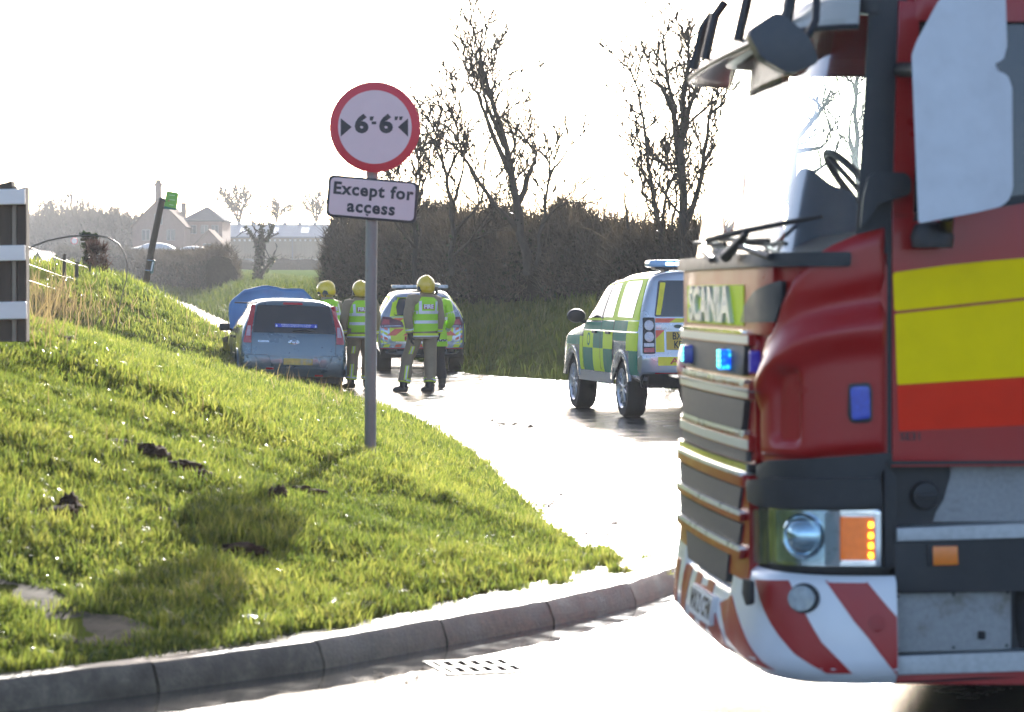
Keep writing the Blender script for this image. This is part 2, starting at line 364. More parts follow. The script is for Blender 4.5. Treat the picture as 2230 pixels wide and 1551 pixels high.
# ---- grass
def blades(px, py, pz, ln, wd, lean, seed=0, th=None, la=None):
    """one bent blade (3 triangles) per point"""
    r = np.random.default_rng(seed); n = len(px)
    a = r.uniform(0, 6.283, n); dx, dy = np.cos(a), np.sin(a)
    la = r.uniform(.15, 1, n)*lean if la is None else la; th = r.uniform(0, 6.283, n) if th is None else th; lx, ly = np.cos(th)*la, np.sin(th)*la
    P = np.stack([px, py, pz-.01], 1); D = np.stack([dx, dy, np.zeros(n)], 1)*wd[:, None]*.5
    m1 = P + np.stack([lx*.35, ly*.35, np.full(n, .55)], 1)*ln[:, None]
    tp = P + np.stack([lx, ly, .55+.45*np.clip(1-la, -.3, 1)], 1)*ln[:, None]
    V = np.stack([P-D, P+D, m1+D*.8, m1-D*.8, tp], 1).reshape(-1, 3)
    i = np.arange(n)[:, None]*5; T = np.concatenate([i+[[0,1,2]], i+[[0,2,3]], i+[[3,2,4]]], 1).reshape(-1, 3)
    rv = np.repeat(np.clip(r.normal(.5, .24, n), 0, 1), 5)
    return V, T, rv
DIRT = []
for q in [(125,1128,.16,.10), (150,1118,.08,.07), (335,1005,.10,.10), (390,1025,.14,.07), (430,1042,.10,.06), (290,985,.14,.05), (250,972,.1,.05), (600,1088,.08,.08), (655,1080,.14,.05), (350,1122,.07,.05), (525,1205,.14,.08), (110,742,.2,.1)]:
    p = ground_at(q[0], q[1]); DIRT.append((p, q[2], q[3]))
SLABS = [(ground_at(205, 1372), .23, .24), (ground_at(45, 1302), .24, .18)]
def scatter(n, x0, x1, y0, y1, seed, per=16, spread=.030):
    """tufts: cluster centres with blades around them; returns blade points and the tuft each belongs to"""
    r = np.random.default_rng(seed); nc = n//per; cxx = r.uniform(x0, x1, nc); cyy = r.uniform(y0, y1, nc); ci = r.integers(0, nc, n)
    sp = spread*r.uniform(.5, 1.6, nc)[ci]; ox, oy = r.normal(0, 1, n)*sp, r.normal(0, 1, n)*sp; X = cxx[ci]+ox; Y = cyy[ci]+oy
    jit = r.normal(0, .04, n)*(1+.8*(np.abs(Y-15) < 2))+.22*sinnoise(X, Y, .9, 33)*(Y < 24)-.05*(Y < 11.6)+(.85*sinnoise(X, Y, 1.8, 34)+.3*sinnoise(X, Y, 5, 35)+.10)*np.exp(-((Y-15.0)/1.6)**2); ok = in_left(X+jit, Y+jit*.5)
    for (p, a_, b_) in DIRT: ok &= (((X-p.x)/a_)**2+((Y-p.y)/(b_*2.2))**2 > r.uniform(.3, 1.1, n))
    for (p, a_, b_) in SLABS: ok &= (((X-p.x)/a_)**2+((Y-p.y)/(b_*1.2))**2 > r.uniform(.45, 1.0, n))
    X, Y, ci, ox, oy = X[ok], Y[ok], ci[ok], ox[ok], oy[ok]; return X, Y, np.where(in_left(X, Y), hgt(X, Y), .118*(1-smooth01(13.8, 17.2, Y))+.004), ci, np.arctan2(oy, ox), nc
def cull(X, Y, Z, m=160):
    px = CX+X/Y*F; py = HY+(CH-Z)/Y*F; return (px > -m-200) & (px < 2230+m) & (py < 1551+m)
GRASS = leafmat('grass_blades', [(.030,.046,.011), (.072,.100,.020), (.135,.155,.032), (.21,.205,.055), (.34,.28,.12)], .55, .24, .5, .55, 1.9)
parts = []
for (n, x0, x1, y0, y1, seed, l0, l1, w_, per, spr) in [(330000, -3.6, .9, 9.0, 17, 11, .045, .115, .0066, 15, .026), (180000, -4.6, .6, 17, 28, 12, .06, .13, .0095, 15, .034), (110000, -8, -.2, 28, 48, 13, .08, .18, .015, 12, .05), (34000, -13, -3, 48, 70, 14, .12, .24, .022, 10, .08)]:
    X, Y, Z, ci, oa, nc = scatter(n, x0, x1, y0, y1, seed, per, spr); k = cull(X, Y, Z); X, Y, Z, ci, oa = X[k], Y[k], Z[k], ci[k], oa[k]
    r = np.random.default_rng(seed+50); N_ = len(X)
    cn = .5+.5*sinnoise(X, Y, 1.6, 5); cn2 = .5+.5*sinnoise(X, Y, .5, 6)
    th_c = r.uniform(0, 6.283, nc)[ci]; hc = r.uniform(.5, 1.45, nc)[ci]; cc = r.normal(0, .20, nc)[ci]; lc = r.uniform(.3, 1.1, nc)[ci]
    out = np.clip(r.uniform(0, 1, N_) < .6, 0, 1); th = np.where(out, oa+r.normal(0, .5, N_), th_c+r.normal(0, .6, N_))
    tuft = np.clip(.75+.8*(cn-.5)+.8*(cn2-.5), .35, 1.6)*hc
    ln = r.uniform(l0, l1, N_)*tuft; wd = r.uniform(.6, 1.35, N_)*w_
    V, T, rv = blades(X, Y, Z, ln, wd, .9, seed, th, r.uniform(.25, 1, N_)*lc)
    rv = np.clip(rv+np.repeat((cn2-.5)*.4+(cn-.5)*.2+cc, 5), 0, 1); parts.append((V, T, rv))
def join(parts):
    vs_, ts, rs, k = [], [], [], 0
    for V, T, rv in parts: vs_.append(V); ts.append(T+k); rs.append(rv); k += len(V)
    return np.concatenate(vs_), np.concatenate(ts), np.concatenate(rs)
V, T, rv = join(parts)
tag(npmesh('verge_grass', V, T, GRASS, None, rv), 'sunlit yellow green grass covering the left bank', 'grass', kind='stuff')
# ------------------------------------------------------------------ fire engine
def fire_engine():
    PSI = R(4.7); O = Vector((1.306, 9.4, 0))
    root = empty('fire_engine', O, (0, 0, PSI)); tag(root, 'large red fire engine with yellow side stripe and striped bumper in the foreground', 'fire engine')
    TM = Matrix.Translation(O) @ Matrix.Rotation(PSI, 4, 'Z'); TI = TM.inverted()
    half = [(0,0), (-.10,.008), (-.20,.035), (-.28,.09), (-.335,.165), (-.368,.27), (-.382,.40), (-.393,.65), (-.400,.95), (-.403,1.25)]
    plan = half + [(x, 2.5-y) for x, y in half[-2::-1]]
    # smooth the plan with Catmull-Rom
    P = [Vector((6,0)), Vector((.5,0))] + [Vector(p) for p in plan] + [Vector((.5,2.5)), Vector((6,2.5))]
    fine = []
    for i in range(1, len(P)-2):
        for k in range(8):
            t_ = k/8; p0, p1, p2, p3 = P[i-1], P[i], P[i+1], P[i+2]
            if i in (1, len(P)-3): fine.append(p1.lerp(p2, t_)); continue
            fine.append(.5*((2*p1)+(p2-p0)*t_+(2*p0-5*p1+4*p2-p3)*t_*t_+(3*p1-p0-3*p2+p3)*t_**3) if i > 2 else p1.lerp(p2, t_))
    fine.append(P[-2]); fine = [Vector((6, 0))]+fine+[Vector((6, 2.5))]
    L = [0]
    for a_, b_ in zip(fine, fine[1:]): L.append(L[-1]+(b_-a_).length)
    i0 = min(range(len(fine)), key=lambda i: fine[i].length); L = np.array(L)-L[i0]
    FX = np.array([p.x for p in fine]); FY = np.array([p.y for p in fine])
    SM = None
    def pl(s): return float(np.interp(s, L, FX)), float(np.interp(s, L, FY))
    def nr(s):
        x0, y0 = pl(s-.02); x1, y1 = pl(s+.02); d = math.hypot(x1-x0, y1-y0) or 1; return (y0-y1)/d*-1*-1, (x1-x0)/d   # outward
    def S(s, z, n=0):
        x, y = pl(s); nx, ny = nr(s); fr = min(1, max(0, -x/.38)); rake = max(0, z-1.72)*.20*fr
        taper = max(0, z-1.8)*.04
        ty = taper*(1 if y < 1.25 else -1)*min(1, abs(y-1.25)/1.0)
        return Vector((x+nx*n+rake, y+ny*n+ty, z))
    SC = float(L[np.argmin(np.abs(FY-1.25)+1e3*(FX > 0))]); ST = 2*SC            # centre of the front, end of the front
    # pixel -> (s, z) on this surface
    ss = np.linspace(-1.6, SC+.2, 700); tab = []
    for s in ss:
        x, y = pl(s); q = TM @ Vector((x, y, 0)); tab.append((CX+q.x/q.y*F, q.y))
    tpx = np.array([a_[0] for a_ in tab]); td = np.array([a_[1] for a_ in tab]); k = int(np.argmin(tpx)); tpx, td, ss = tpx[:k], td[:k], ss[:k]
    def TP(px, py):
        s = float(np.interp(-px, -tpx, ss)); d = float(np.interp(s, ss, td)); return (s, CH-(py-HY)/F*d)
    def PP(*pts): return [TP(*p) for p in pts]
    def off(o_): return lambda s, z, n: S(s, z, n+o_)
    RED = M('fire_red_paint', (.34,.008,.008), .32, 0, .08, 3, 0, .22, dirt=((.15,.035,.024), 9, .68), spec=.35)
    BLK = M('black_plastic', (.016,.017,.019), .5, 0, .25, 20, .12); GRY = M('grille_mesh_grey', (.05,.05,.047), .6, 0, .2, 40, .3)
    YEL = M('yellow_reflective_film', (.92,.68,.0), .6, 0, .04, 8, spec=.12); ORG = M('red_orange_film', (.76,.035,.012), .6, 0, .05, 8, spec=.12)
    LIM = M('lime_film', (.66,.80,.01), .6, 0, .05, 8, spec=.15); SIL = M('silver_strip', (.55,.56,.54), .35, .3, .08, 30)
    CHR = M('polished_metal', (.72,.73,.74), .14, 1, .05, 12); LIP = M('bright_lip', (.78,.78,.80), .3, .3, .05, 12, 0, .4); WHT = M('white_film', (.72,.74,.76), .35, 0, .05, 6, dirt=((.32,.28,.22), 7, .68))
    STR = M('bumper_red_film', (.36,.014,.014), .35, 0, .08, 6, dirt=((.10,.05,.035), 7, .68)); MIR = M('mirror_shell_grey', (.60,.62,.65), .42, 0, .07, 9, .05)
    TRD = M('tread_plate', (.30,.31,.31), .5, .6, .15, 60, .9, dirt=((.16,.14,.11), 5, .55), bscale=180); RUB = M('rubber', (.018,.018,.018), .8, 0, .3, 30, .3)
    INT = M('cab_interior', (.045,.05,.06), .8, 0, .2, 9, .1); SEAT = M('seat_fabric', (.03,.06,.09), .9, 0, .2, 40, .2)
    # windscreen glass
    g, t, b, o = nodes('windscreen_glass'); gl = N(t, 'BsdfGlossy'); gl.inputs['Roughness'].default_value = .03; tr = N(t, 'BsdfTransparent'); tr.inputs[0].default_value = (.86,.93,.95,1)
    lw = N(t, 'Fresnel'); lw.inputs[0].default_value = 1.22; mx = N(t, 'MixShader'); ml = N(t, 'Math'); ml.operation = 'MULTIPLY'; ml.inputs[1].default_value = .4; t.links.new(lw.outputs[0], ml.inputs[0]); t.links.new(ml.outputs[0], mx.inputs[0]); t.links.new(tr.outputs[0], mx.inputs[1]); t.links.new(gl.outputs[0], mx.inputs[2])
    fd = N(t, 'BsdfDiffuse'); fd.inputs[0].default_value = (.5,.5,.48,1); mx2 = N(t, 'MixShader'); nz = obj_noise(t, 3, 6, .7, (1,1,.3)); rp = ramp(t, nz.outputs[0], [(.4, (.01,)*3), (.8, (.05,)*3)])
    t.links.new(rp.outputs[0], mx2.inputs[0]); t.links.new(mx.outputs[0], mx2.inputs[1]); t.links.new(fd.outputs[0], mx2.inputs[2]); tl_ = N(t, 'BsdfTranslucent'); tl_.inputs[0].default_value = (.8,.85,.88,1); mx3 = N(t, 'MixShader'); rp3 = ramp(t, nz.outputs[0], [(.35, (.015,)*3), (.75, (.10,)*3)]); t.links.new(rp3.outputs[0], mx3.inputs[0]); t.links.new(mx2.outputs[0], mx3.inputs[1]); t.links.new(tl_.outputs[0], mx3.inputs[2]); t.links.new(mx3.outputs[0], o.inputs[0]); GLS = g
    DGL = M('dark_side_glass', (.012,.016,.018), .06, 0, .1, 4, 0, .4)
    A = lambda name, poly, o_, th, mat, par=root, bev=.004, grid_=.06: wrap(name, poly, off(o_), th, mat, par, grid_, .006, bev)
    zN = lambda py: CH-(py-HY)/605.
    sG = TP(1652, 900)[0]                                                   # where the grille ends
    def fband(name, s0, z0, z1, o_, th, mat, par=root, bev=.004, slant=0, r=0):
        poly = [(s0+slant, z0), (ST-s0-slant, z0), (ST-s0, z1), (s0, z1)]
        return A(name, rr(poly, r) if r else poly, o_, th, mat, par, bev, .08)
    # ---- cab shell
    us = [x for x in np.linspace(-1.95, ST+1.95, 150)]
    shell = grid('cab_shell', us, [1.0, 1.2, 1.4, 1.6, 1.70], lambda s, z: S(s, z, 0), RED, root)
    # inner liner behind the grille and the engine tunnel keep the lower cab closed
    grid('cab_liner', us, [.30, .98], lambda s, z: S(s, z, -.07), BLK, root)
    mesh('cab_floor', [(-.45,.25,1.25), (1.9,.06,1.25), (1.9,2.44,1.25), (-.45,2.25,1.25)], [(0,1,2,3)], INT, root)
    # roof, rear wall of the cab, crew-cab sides
    rf = [S(s, 2.62, 0) for s in us]; rt = [S(s, 3.02, -.08) for s in us]; n_ = len(us)
    cen = [Vector((min(1.95, max(-.2, p.x+.25)), 1.25+(p.y-1.25)*.7, 3.1)) for p in rt]
    mesh('roof', rf+rt+cen+[Vector((1.0,1.25,3.12))], [(i, i+1, n_+i+1, n_+i) for i in range(n_-1)]+[(n_+i, n_+i+1, 2*n_+i+1, 2*n_+i) for i in range(n_-1)]+[(2*n_+i, 2*n_+i+1, 3*n_) for i in range(n_-1)], RED, root, True)
    for name, y0, y1 in (('crew_cab_side', 0, .05), ('crew_cab_side', 2.45, 2.5)):
        box(name, (2.6, (y0+y1)/2, 2.02), (1.9, .05, 2.16), RED, root, None, .01)
    box('rear_bulkhead', (1.8, 1.25, 2.2), (.04, 2.38, 1.7), INT, root)
    body = box('equipment_body', (5.2, 1.25, 1.85), (3.4, 2.5, 2.5), RED, root, None, .03)
    for i in range(3): box('locker_shutter', (4.1+i*1.08, -.012, 1.9), (1.0, .03, 1.9), SIL, body, None, .01).matrix_parent_inverse = Matrix()
    # ---- doors and their windows (near side open for the pane, far side seen through the cab)
    sd0 = TP(1944, 700)[0]; zW = lambda s: 1.865+(-s)*.16
    for nm, sg in (('near', 1), ('far', -1)):
        q = (lambda s: s) if sg == 1 else (lambda s: ST-s)
        d0 = -.012
        lower = [(d0, 1.02), (-1.02, 1.02), (-1.02, zW(-1.02)), (-.10, zW(-.10)), (d0-.0, zW(0)+.02)]
        door = A('door', [(q(a_), z) for a_, z in lower], 0, .012, RED, root, .005, .15)
        def C(name, poly, o_, th, mat, bev=.004): return A(name, [(q(a_), z) for a_, z in poly], o_, th, mat, door, bev, .15)
        C('window_frame', [(d0, 1.86), (-.085, 1.86), (-.115, 2.62), (d0-.03, 2.62)], 0, .012, RED)
        C('window_frame', [(-.95, 1.95), (-1.02, 1.95), (-1.02, 2.62), (-.95, 2.62)], 0, .012, RED)
        C('window_frame', [(-.1, 2.55), (-.96, 2.55), (-.96, 2.63), (-.1, 2.63)], 0, .013, RED)
        C('window_pane', [(-.09, 1.87), (-.96, 2.0), (-.96, 2.56), (-.116, 2.56)], -.03, .006, DGL if sg == 1 else GLS, .0)
        if sg == 1:
            C('window_seal', [(-.085, 1.85), (-.98, 2.0), (-.98, 2.03), (-.09, 1.882)], .0, .016, BLK)
            C('door_seam', [(.004, 1.0), (-.010, 1.0), (-.010, 1.86), (.004, 1.86)], .0, .004, BLK)
            # printed side bands
            A('yellow_band', rr(PP((1943,594), (2060,578), (2160,568), (2500,540), (2500,620), (2230,648), (1946,678)), .012), .012, .002, YEL, door, 0, .15)
            A('yellow_band', rr(PP((1947,684), (2230,654), (2500,625), (2500,803), (1952,838)), .008), .012, .002, YEL, door, 0, .15)
            A('red_band', rr(PP((1952,839), (2500,804), (2500,905), (2230,926), (1955,939)), .01), .012, .002, ORG, door, 0, .15)
            text('fleet_number', 'SE31', off(.0135), .038, BLK, door, .0006, 1.05, .001, TP(1982, 951), -1)
            C('door_handle', [(-.86, 1.62), (-.98, 1.64), (-.98, 1.68), (-.86, 1.66)], .01, .03, BLK, .008)
    # ---- A pillars (black) and windscreen
    for sg in (1, -1):
        q = (lambda s: s) if sg == 1 else (lambda s: ST-s)
        s1 = TP(1866, 300)[0]
        A('pillar', [(q(a_), z) for a_, z in [(-.05, 1.74), (s1+.01, 1.74), (s1, 2.66), (-.075, 2.66)]], -.03, .03, BLK, root, .006)
    sw = TP(1872, 300)[0]
    grid('windscreen', list(np.linspace(sw, ST-sw, 60)), [1.70, 1.95, 2.2, 2.4, 2.60], lambda s, z: S(s, z, -.02), GLS, root)
    fband('header', sw-.05, 2.575, 2.68, -.03, .04, BLK)
    # ---- sun visor with brackets, front mirror on its arm
    def visor(u, v_): # u along the front, v_ outward/down
        p = S(u, 2.60, .04); nx, ny = nr(u); return Vector((p.x+nx*(.02+v_*.11), p.y+ny*(.02+v_*.11), 2.60+.05-v_*.13+.0*u))
    vu = np.linspace(.16, ST-.16, 60); VIS = M('visor_smoked_cream', (.42,.41,.36), .25, 0, .06, 5, 0, .5)
    vi = grid('sun_visor', list(vu), [0, .25, .5, .75, 1], visor, VIS, root); md = vi.modifiers.new('thick', 'SOLIDIFY'); md.thickness = .012
    edge = tube('visor_edge', [visor(u, 1.0)+Vector((0,0,-.004)) for u in vu], .011, BLK, vi, 6); 
    for u in (.42, SC-.35, SC+.5, ST-.5):
        a_, b_ = visor(u, .1), visor(u, .85); tube('visor_bracket', [a_+Vector((0,0,.16)), (a_+b_)/2+Vector((0,0,.15)), b_+Vector((0,0,.02))], .022, BLK, vi, 6)
    # front mirror, hanging out ahead of the near corner
    fm = TI @ unp(1702, 100, 9.15); rt_ = Matrix.Rotation(R(-28), 3, 'Y') @ Matrix.Rotation(R(12), 3, 'Z')
    bm = bmesh.new(); poly = rr([(-.125,.045), (-.02,.115), (.085,.03), (.125,-.06), (.02,-.10), (-.075,-.05)], .03, 4)
    def mfn(u, v_, n): return fm + Vector((u, -n*(1-1.2*(u*u+v_*v_)/.02*.25), v_))
    bm.free(); mir = wrap('front_mirror', poly, mfn, .055, M('mirror_black', (.045,.05,.058), .45, 0, .15, 14, .05), root, .03, .05, .018)
    tube('mirror_arm', [TI @ unp(1760, 78, 9.2), TI @ unp(1776, 45, 9.22), TI @ unp(1778, 5, 9.25), TI @ unp(1770, -45, 9.35)], .014, BLK, mir, 8)
    # ---- side mirror
    def sm(px, py, n):
        d = 9.06 + max(0, (px-2112)/90.)*.05 + max(0, (1990+55-px)/55.)*.02 - n; return TI @ unp(px, py, d)
    sp = [(1985,120), (1996,90), (2040,8), (2062,-18), (2100,-35), (2170,-38), (2190,-15), (2193,100), (2186,128), (2170,138), (2150,146), (2148,154), (2180,156), (2196,166), (2204,190), (2206,410), (2198,435), (2180,450), (2130,462), (2000,487)]
    bm = bmesh.new(); vsb = [bm.verts.new((p[0], p[1], 0)) for p in rr(sp, 8, 3)]; bm.faces.new(vsb); bmesh.ops.triangulate(bm, faces=bm.faces[:])
    for ax, vals in ((0, (2015, 2045, 2075, 2112, 2140, 2170)), (1, (50, 150, 250, 350, 430))):
        for q in vals:
            co = [0,0,0]; co[ax] = q; no = [0,0,0]; no[ax] = 1; bmesh.ops.bisect_plane(bm, geom=bm.verts[:]+bm.edges[:]+bm.faces[:], plane_co=co, plane_no=no)
    ext = bmesh.ops.extrude_face_region(bm, geom=bm.faces[:], use_keep_orig=True); nf = {e for e in ext['geom'] if isinstance(e, bmesh.types.BMFace)}
    for e in ext['geom']:
        if isinstance(e, bmesh.types.BMVert): e.co.z = 1
    for v_ in bm.verts: v_.co = sm(v_.co.x, v_.co.y, .0 if v_.co.z > .5 else -.10)
    smo = bobj('side_mirror', bm, MIR, root, True, 35); bv = smo.modifiers.new('b', 'BEVEL'); bv.width = .008; bv.segments = 2; bv.limit_method = 'ANGLE'; bv.angle_limit = R(50)
    tube('mirror_arm', [TI @ unp(1962, 152, 9.38), TI @ unp(2010, 152, 9.12)], .027, BLK, smo, 10)
    lathe('mirror_foot', [(.02, -.05), (.07, -.05), (.075, -.01), (.06, .03), (.02, .04)], Matrix.Translation(TI @ unp(2030, 508, 9.30)), BLK, smo)
    tube('mirror_arm', [TI @ unp(2060, 505, 9.30), TI @ unp(2062, 470, 9.12)], .024, BLK, smo, 8)
    A('mirror_pivot', rr(PP((1880,385), (1900,376), (1965,378), (1976,392), (1974,425), (1930,438), (1905,448), (1868,500), (1870,430)), .015), .0, .07, BLK, root, .015)
    # ---- front top panel, lime plate with lettering, corner vent
    fband('cowl', .13, 1.695, 1.745, .0, .05, BLK, r=.01)
    s16, s17 = TP(1634, 660)[0], TP(1690, 660)[0]
    fband('front_panel', s17-.02, 1.455, 1.70, .0, .022, RED, bev=.008)
    pan = fband('lime_plate', s16, 1.483, 1.633, .022, .004, LIM, bev=0, r=.01)
    v2, f2 = text2d('SCANIA', .20, .004, 1.0)
    w2 = max(p[0] for p in v2)*2
    sxl = 1.12/w2
    text('maker_lettering', 'SCANIA', off(.027), .185, LIP, pan, .006, 1.0, .016, (SC+.0, 1.553), -sxl)
    A('corner_vent', rr(PP((1628,703), (1634,668), (1655,636), (1716,610), (1714,652), (1704,690), (1700,702)), .015), .012, .014, BLK, root, .004)
    fband('trim_lip', s16-.05, 1.452, 1.466, .02, .022, CHR, r=.005)
    # ---- upper grille
    fband('grille_frame', sG-.03, .985, 1.452, .0, .018, RED, bev=.01, r=.03)
    for (za, zb, ch) in ((1.418, 1.450, 0), (1.222, 1.258, 1), (1.036, 1.072, 1)):
        bar = fband('grille_bar', sG-.012, za-.004, zb+.012*ch+.004, .012, .028, RED, bev=.010)
        fband('reflective_strip', sG-.008, za+.001, zb-.001, .040, .003, SIL, bar, bev=0)
        if ch: fband('bar_lip', sG+.05, zb+.004, zb+.030, .010, .030, LIP, bar, .008, .03)
    p1 = fband('grille_panel', sG+.045, 1.302, 1.412, .012, .030, GRY, bev=.012, slant=.03, r=.012)
    fband('grille_panel', sG+.045, 1.104, 1.214, .012, .030, GRY, bev=.012, slant=.05, r=.012)
    fband('grille_panel', sG+.03, .990, 1.030, .012, .024, GRY, bev=.008)
    # ---- blue lights on the grille
    def led_mat():
        m, t, b, o = nodes('blue_led_lit'); vo = N(t, 'TexVoronoi'); vo.inputs['Scale'].default_value = 52; tc = N(t, 'TexCoord'); t.links.new(tc.outputs['Object'], vo.inputs[0])
        cr = ramp(t, vo.outputs['Distance'], [(.15, (.05,.75,.55)), (.42, (.0,.22,.85)), (.7, (.0,.04,.6))]); t.links.new(cr.outputs[0], b.inputs['Emission Color']); b.inputs['Emission Strength'].default_value = .75; b.inputs['Base Color'].default_value = (.0,.05,.4,1); return m
    BLU = M('blue_lens', (.01,.05,.45), .2, 0, .2, 60, .2, .5); LED = led_mat(); LEDC = M('blue_led_core', (.1,.6,.9), .3, emit=(.10,.85,.75), es=1.8)
    for sx_, lit in ((TP(1612, 790)[0], 1), (ST-TP(1612, 790)[0]-.1, 0)):
        bl = A('blue_light', rect(sx_-.030, sx_+.035, 1.318, 1.392, .012), .030, .050, LED if lit else BLU, root, .010)
        A('light_housing', rect(sx_+.036, sx_+.075, 1.315, 1.396, .006), .03, .03, BLK, bl, .004)
        for k in range(4):
            for j in (-1, 1): A('led', rect(sx_+j*.015-.009, sx_+j*.015+.009, 1.328+k*.017, 1.340+k*.017, .004), .080, .003, LEDC, bl, 0)
    A('blue_light', rect(sG-.040, sG-.016, 1.315, 1.395, .01), .01, .03, M('violet_led_lit', (.05,.04,.35), .3, emit=(.12,.08,1), es=.03), root, .012)
    sb = TP(1872, 878)[0]
    bl = A('corner_blue_light', rr(PP((1848,835), (1892,832), (1897,850), (1897,915), (1888,920), (1853,921), (1846,905)), .012), .01, .022, BLK, root, .006)
    A('lens', rr(PP((1852,842), (1890,840), (1892,910), (1855,914)), .014), .03, .010, BLU, bl, .005)
    # ---- sculpted corner panel
    ps = np.linspace(1662, 1926, 44); pz = np.linspace(0, 1, 40)
    top = lambda px: float(np.interp(px, [1662,1680,1700,1712,1735,1770,1810,1860,1926], [800,735,700,650,602,560,534,512,496]))
    bot = lambda px: float(np.interp(px, [1662,1760,1800,1926], [992,1000,992,985]))
    def sst(a_, b_, x): t_ = min(1, max(0, (x-a_)/(b_-a_))); return t_*t_*(3-2*t_)
    def corner(px, t_):
        py = top(px)+(bot(px)-top(px))*t_
        arch = float(np.interp(px, [1662,1690,1715,1750,1800,1860,1926], [860,812,785,758,738,728,724]))
        n = .022 + .028*sst(arch-75, arch-8, py)*(1-sst(arch-8, arch+55, py)*.9)                      # rolled brow
        n += -.050*sst(1690, 1708, px)*(1-sst(1738, 1752, px))*sst(790+(1745-px)*.0, 835, py)*(1-sst(940, 975, py))   # tall scoop
        n += -.020*sst(1690, 1800, px)*sst(640+(1925-px)*.22-46, 640+(1925-px)*.22, py)*(1-sst(655+(1925-px)*.22, 700+(1925-px)*.2, py))
        e = min(t_, 1-t_, (1926-px)/264., (px-1662)/264.); n -= .02*(1-sst(0, .035, e))
        s, z = TP(px, py); return S(s, z, n)
    cp = grid('corner_panel', list(ps), list(pz), corner, RED, root)
    # mirrored panel on the far corner
    grid('corner_panel', list(ps), list(pz), lambda px, t_: (lambda p: Vector((p.x, 2.5-p.y, p.z)))(corner(px, t_)), RED, root)
    A('panel_gap', PP((1912,730), (1922,720), (1924,985), (1908,985)), .0, .006, BLK, root, 0)
    # ---- lower grille and bumper
    lo = fband('lower_lip', sG-.02, .955, .985, .0, .05, CHR, bev=.012)
    fband('lower_grille_frame', sG-.03,   .56, .945, .012, .03, RED, bev=.015, r=.03)
    fband('grille_bar', sG+.0, .905, .945, .03, .028, RED, bev=.014); fband('bar_lip', sG+.02, .940, .955, .02, .042, LIP, bev=.004)
    for z0, z1 in ((.815, .895), (.685, .765)):
        fband('lower_grille_panel', sG+.055, z0, z1, .03, .022, GRY, bev=.012, slant=.05, r=.015)
    for z0, z1 in ((.775, .805), (.640, .675)):
        br = fband('grille_bar', sG+.0, z0, z1, .035, .028, RED, bev=.012, slant=.04); fband('bar_lip', sG+.03, z1-.009, z1+.008, .035, .029, LIP, br, .003)
    sq = TP(1615, 1260)[0]
    fband('lower_grille_panel', sq, .52, .635, .02, .03, GRY, bev=.012, slant=.05, r=.02)
    # black trim round the lamp
    A('lamp_trim', PP((1664,1040), (1915,1040), (1930,1000), (1930,986), (1690,1002), (1664,1015)), .0, .03, BLK, root, .006)
    A('lamp_brow', rr(PP((1662,1046), (1700,1040), (1912,1038), (1918,1098), (1690,1104), (1664,1090)), .012), .02, .045, BLK, root, .018)
    A('lamp_pocket', PP((1662,1095), (1946,1095), (1946,1240), (1662,1240)), -.03, .02, BLK, root, 0)
    # ---- headlamp
    hl = A('headlamp', rr(PP((1680,1106), (1916,1110), (1916,1230), (1682,1226)), .012), .0, .012, CHR, root, .004)
    A('lamp_bowl', rr(PP((1684,1110), (1795,1112), (1808,1130), (1808,1205), (1795,1222), (1686,1220)), .02), .012, .006, M('lamp_reflector', (.70,.72,.74), .10, 1, .25, 18), hl, 0)
    c_ = TP(1757, 1166); cpz = S(c_[0], c_[1], .02); nx, ny = nr(c_[0])
    lm = Matrix.Translation(cpz) @ Vector((nx, ny, 0)).to_track_quat('Z', 'Y').to_matrix().to_4x4()
    lathe('projector_lens', [(.078, -.03), (.080, .012), (.070, .022), (.066, .014), (.05, .03), (.025, .042), (.002, .045)], lm, M('projector_glass', (.75,.80,.86), .08, .9, .2, 12), hl, 28)
    A('lens_cover', rr(PP((1682,1107), (1815,1109), (1826,1135), (1826,1205), (1815,1227), (1684,1225)), .02), .075, .003, GLS, hl, 0)
    A('lamp_divider', rr(PP((1806,1112), (1832,1112), (1832,1228), (1806,1228)), .006), .01, .06, M('lamp_grey', (.20,.22,.23), .3, .4, .1, 20), hl, .01)
    AMB = M('amber_lens', (.55,.13,.008), .2, 0, .12, 40, .1, .5, (1,.22,.0), .10); AML = M('amber_led_lit', (1,.5,.05), .3, emit=(1,.42,.02), es=3)
    am = A('indicator', rr(PP((1830,1124), (1900,1124), (1902,1218), (1832,1218)), .006), .012, .03, AMB, hl, .004)
    A('indicator_frame', rr(PP((1818,1112), (1914,1112), (1914,1122), (1818,1121)), .002), .012, .034, CHR, hl, .003); A('indicator_frame', PP((1818,1221), (1914,1221), (1914,1230), (1818,1230)), .012, .034, CHR, hl, .003)
    A('indicator_frame', PP((1903,1112), (1914,1112), (1914,1229), (1903,1229)), .012, .035, CHR, hl, .003)
    for py in (1141, 1164, 1186, 1207): A('led', rr(PP((1888,py-6), (1898,py-6), (1898,py+6), (1888,py+6)), .006), .042, .004, AML, am, 0)
    # ---- bumper: curved skin, diagonal red and white film, lamps, number plate
    def bz(px): return float(np.interp(px, [1480,1495,1530,1600,1700,1850,1960], [1290,1330,1380,1412,1455,1484,1490]))
    sB = [float(s) for s in np.linspace(TP(1947, 1300)[0], ST-TP(1947, 1300)[0], 90)]
    zt = lambda s: .612 if min(s, ST-s) < sq-.03 else .505
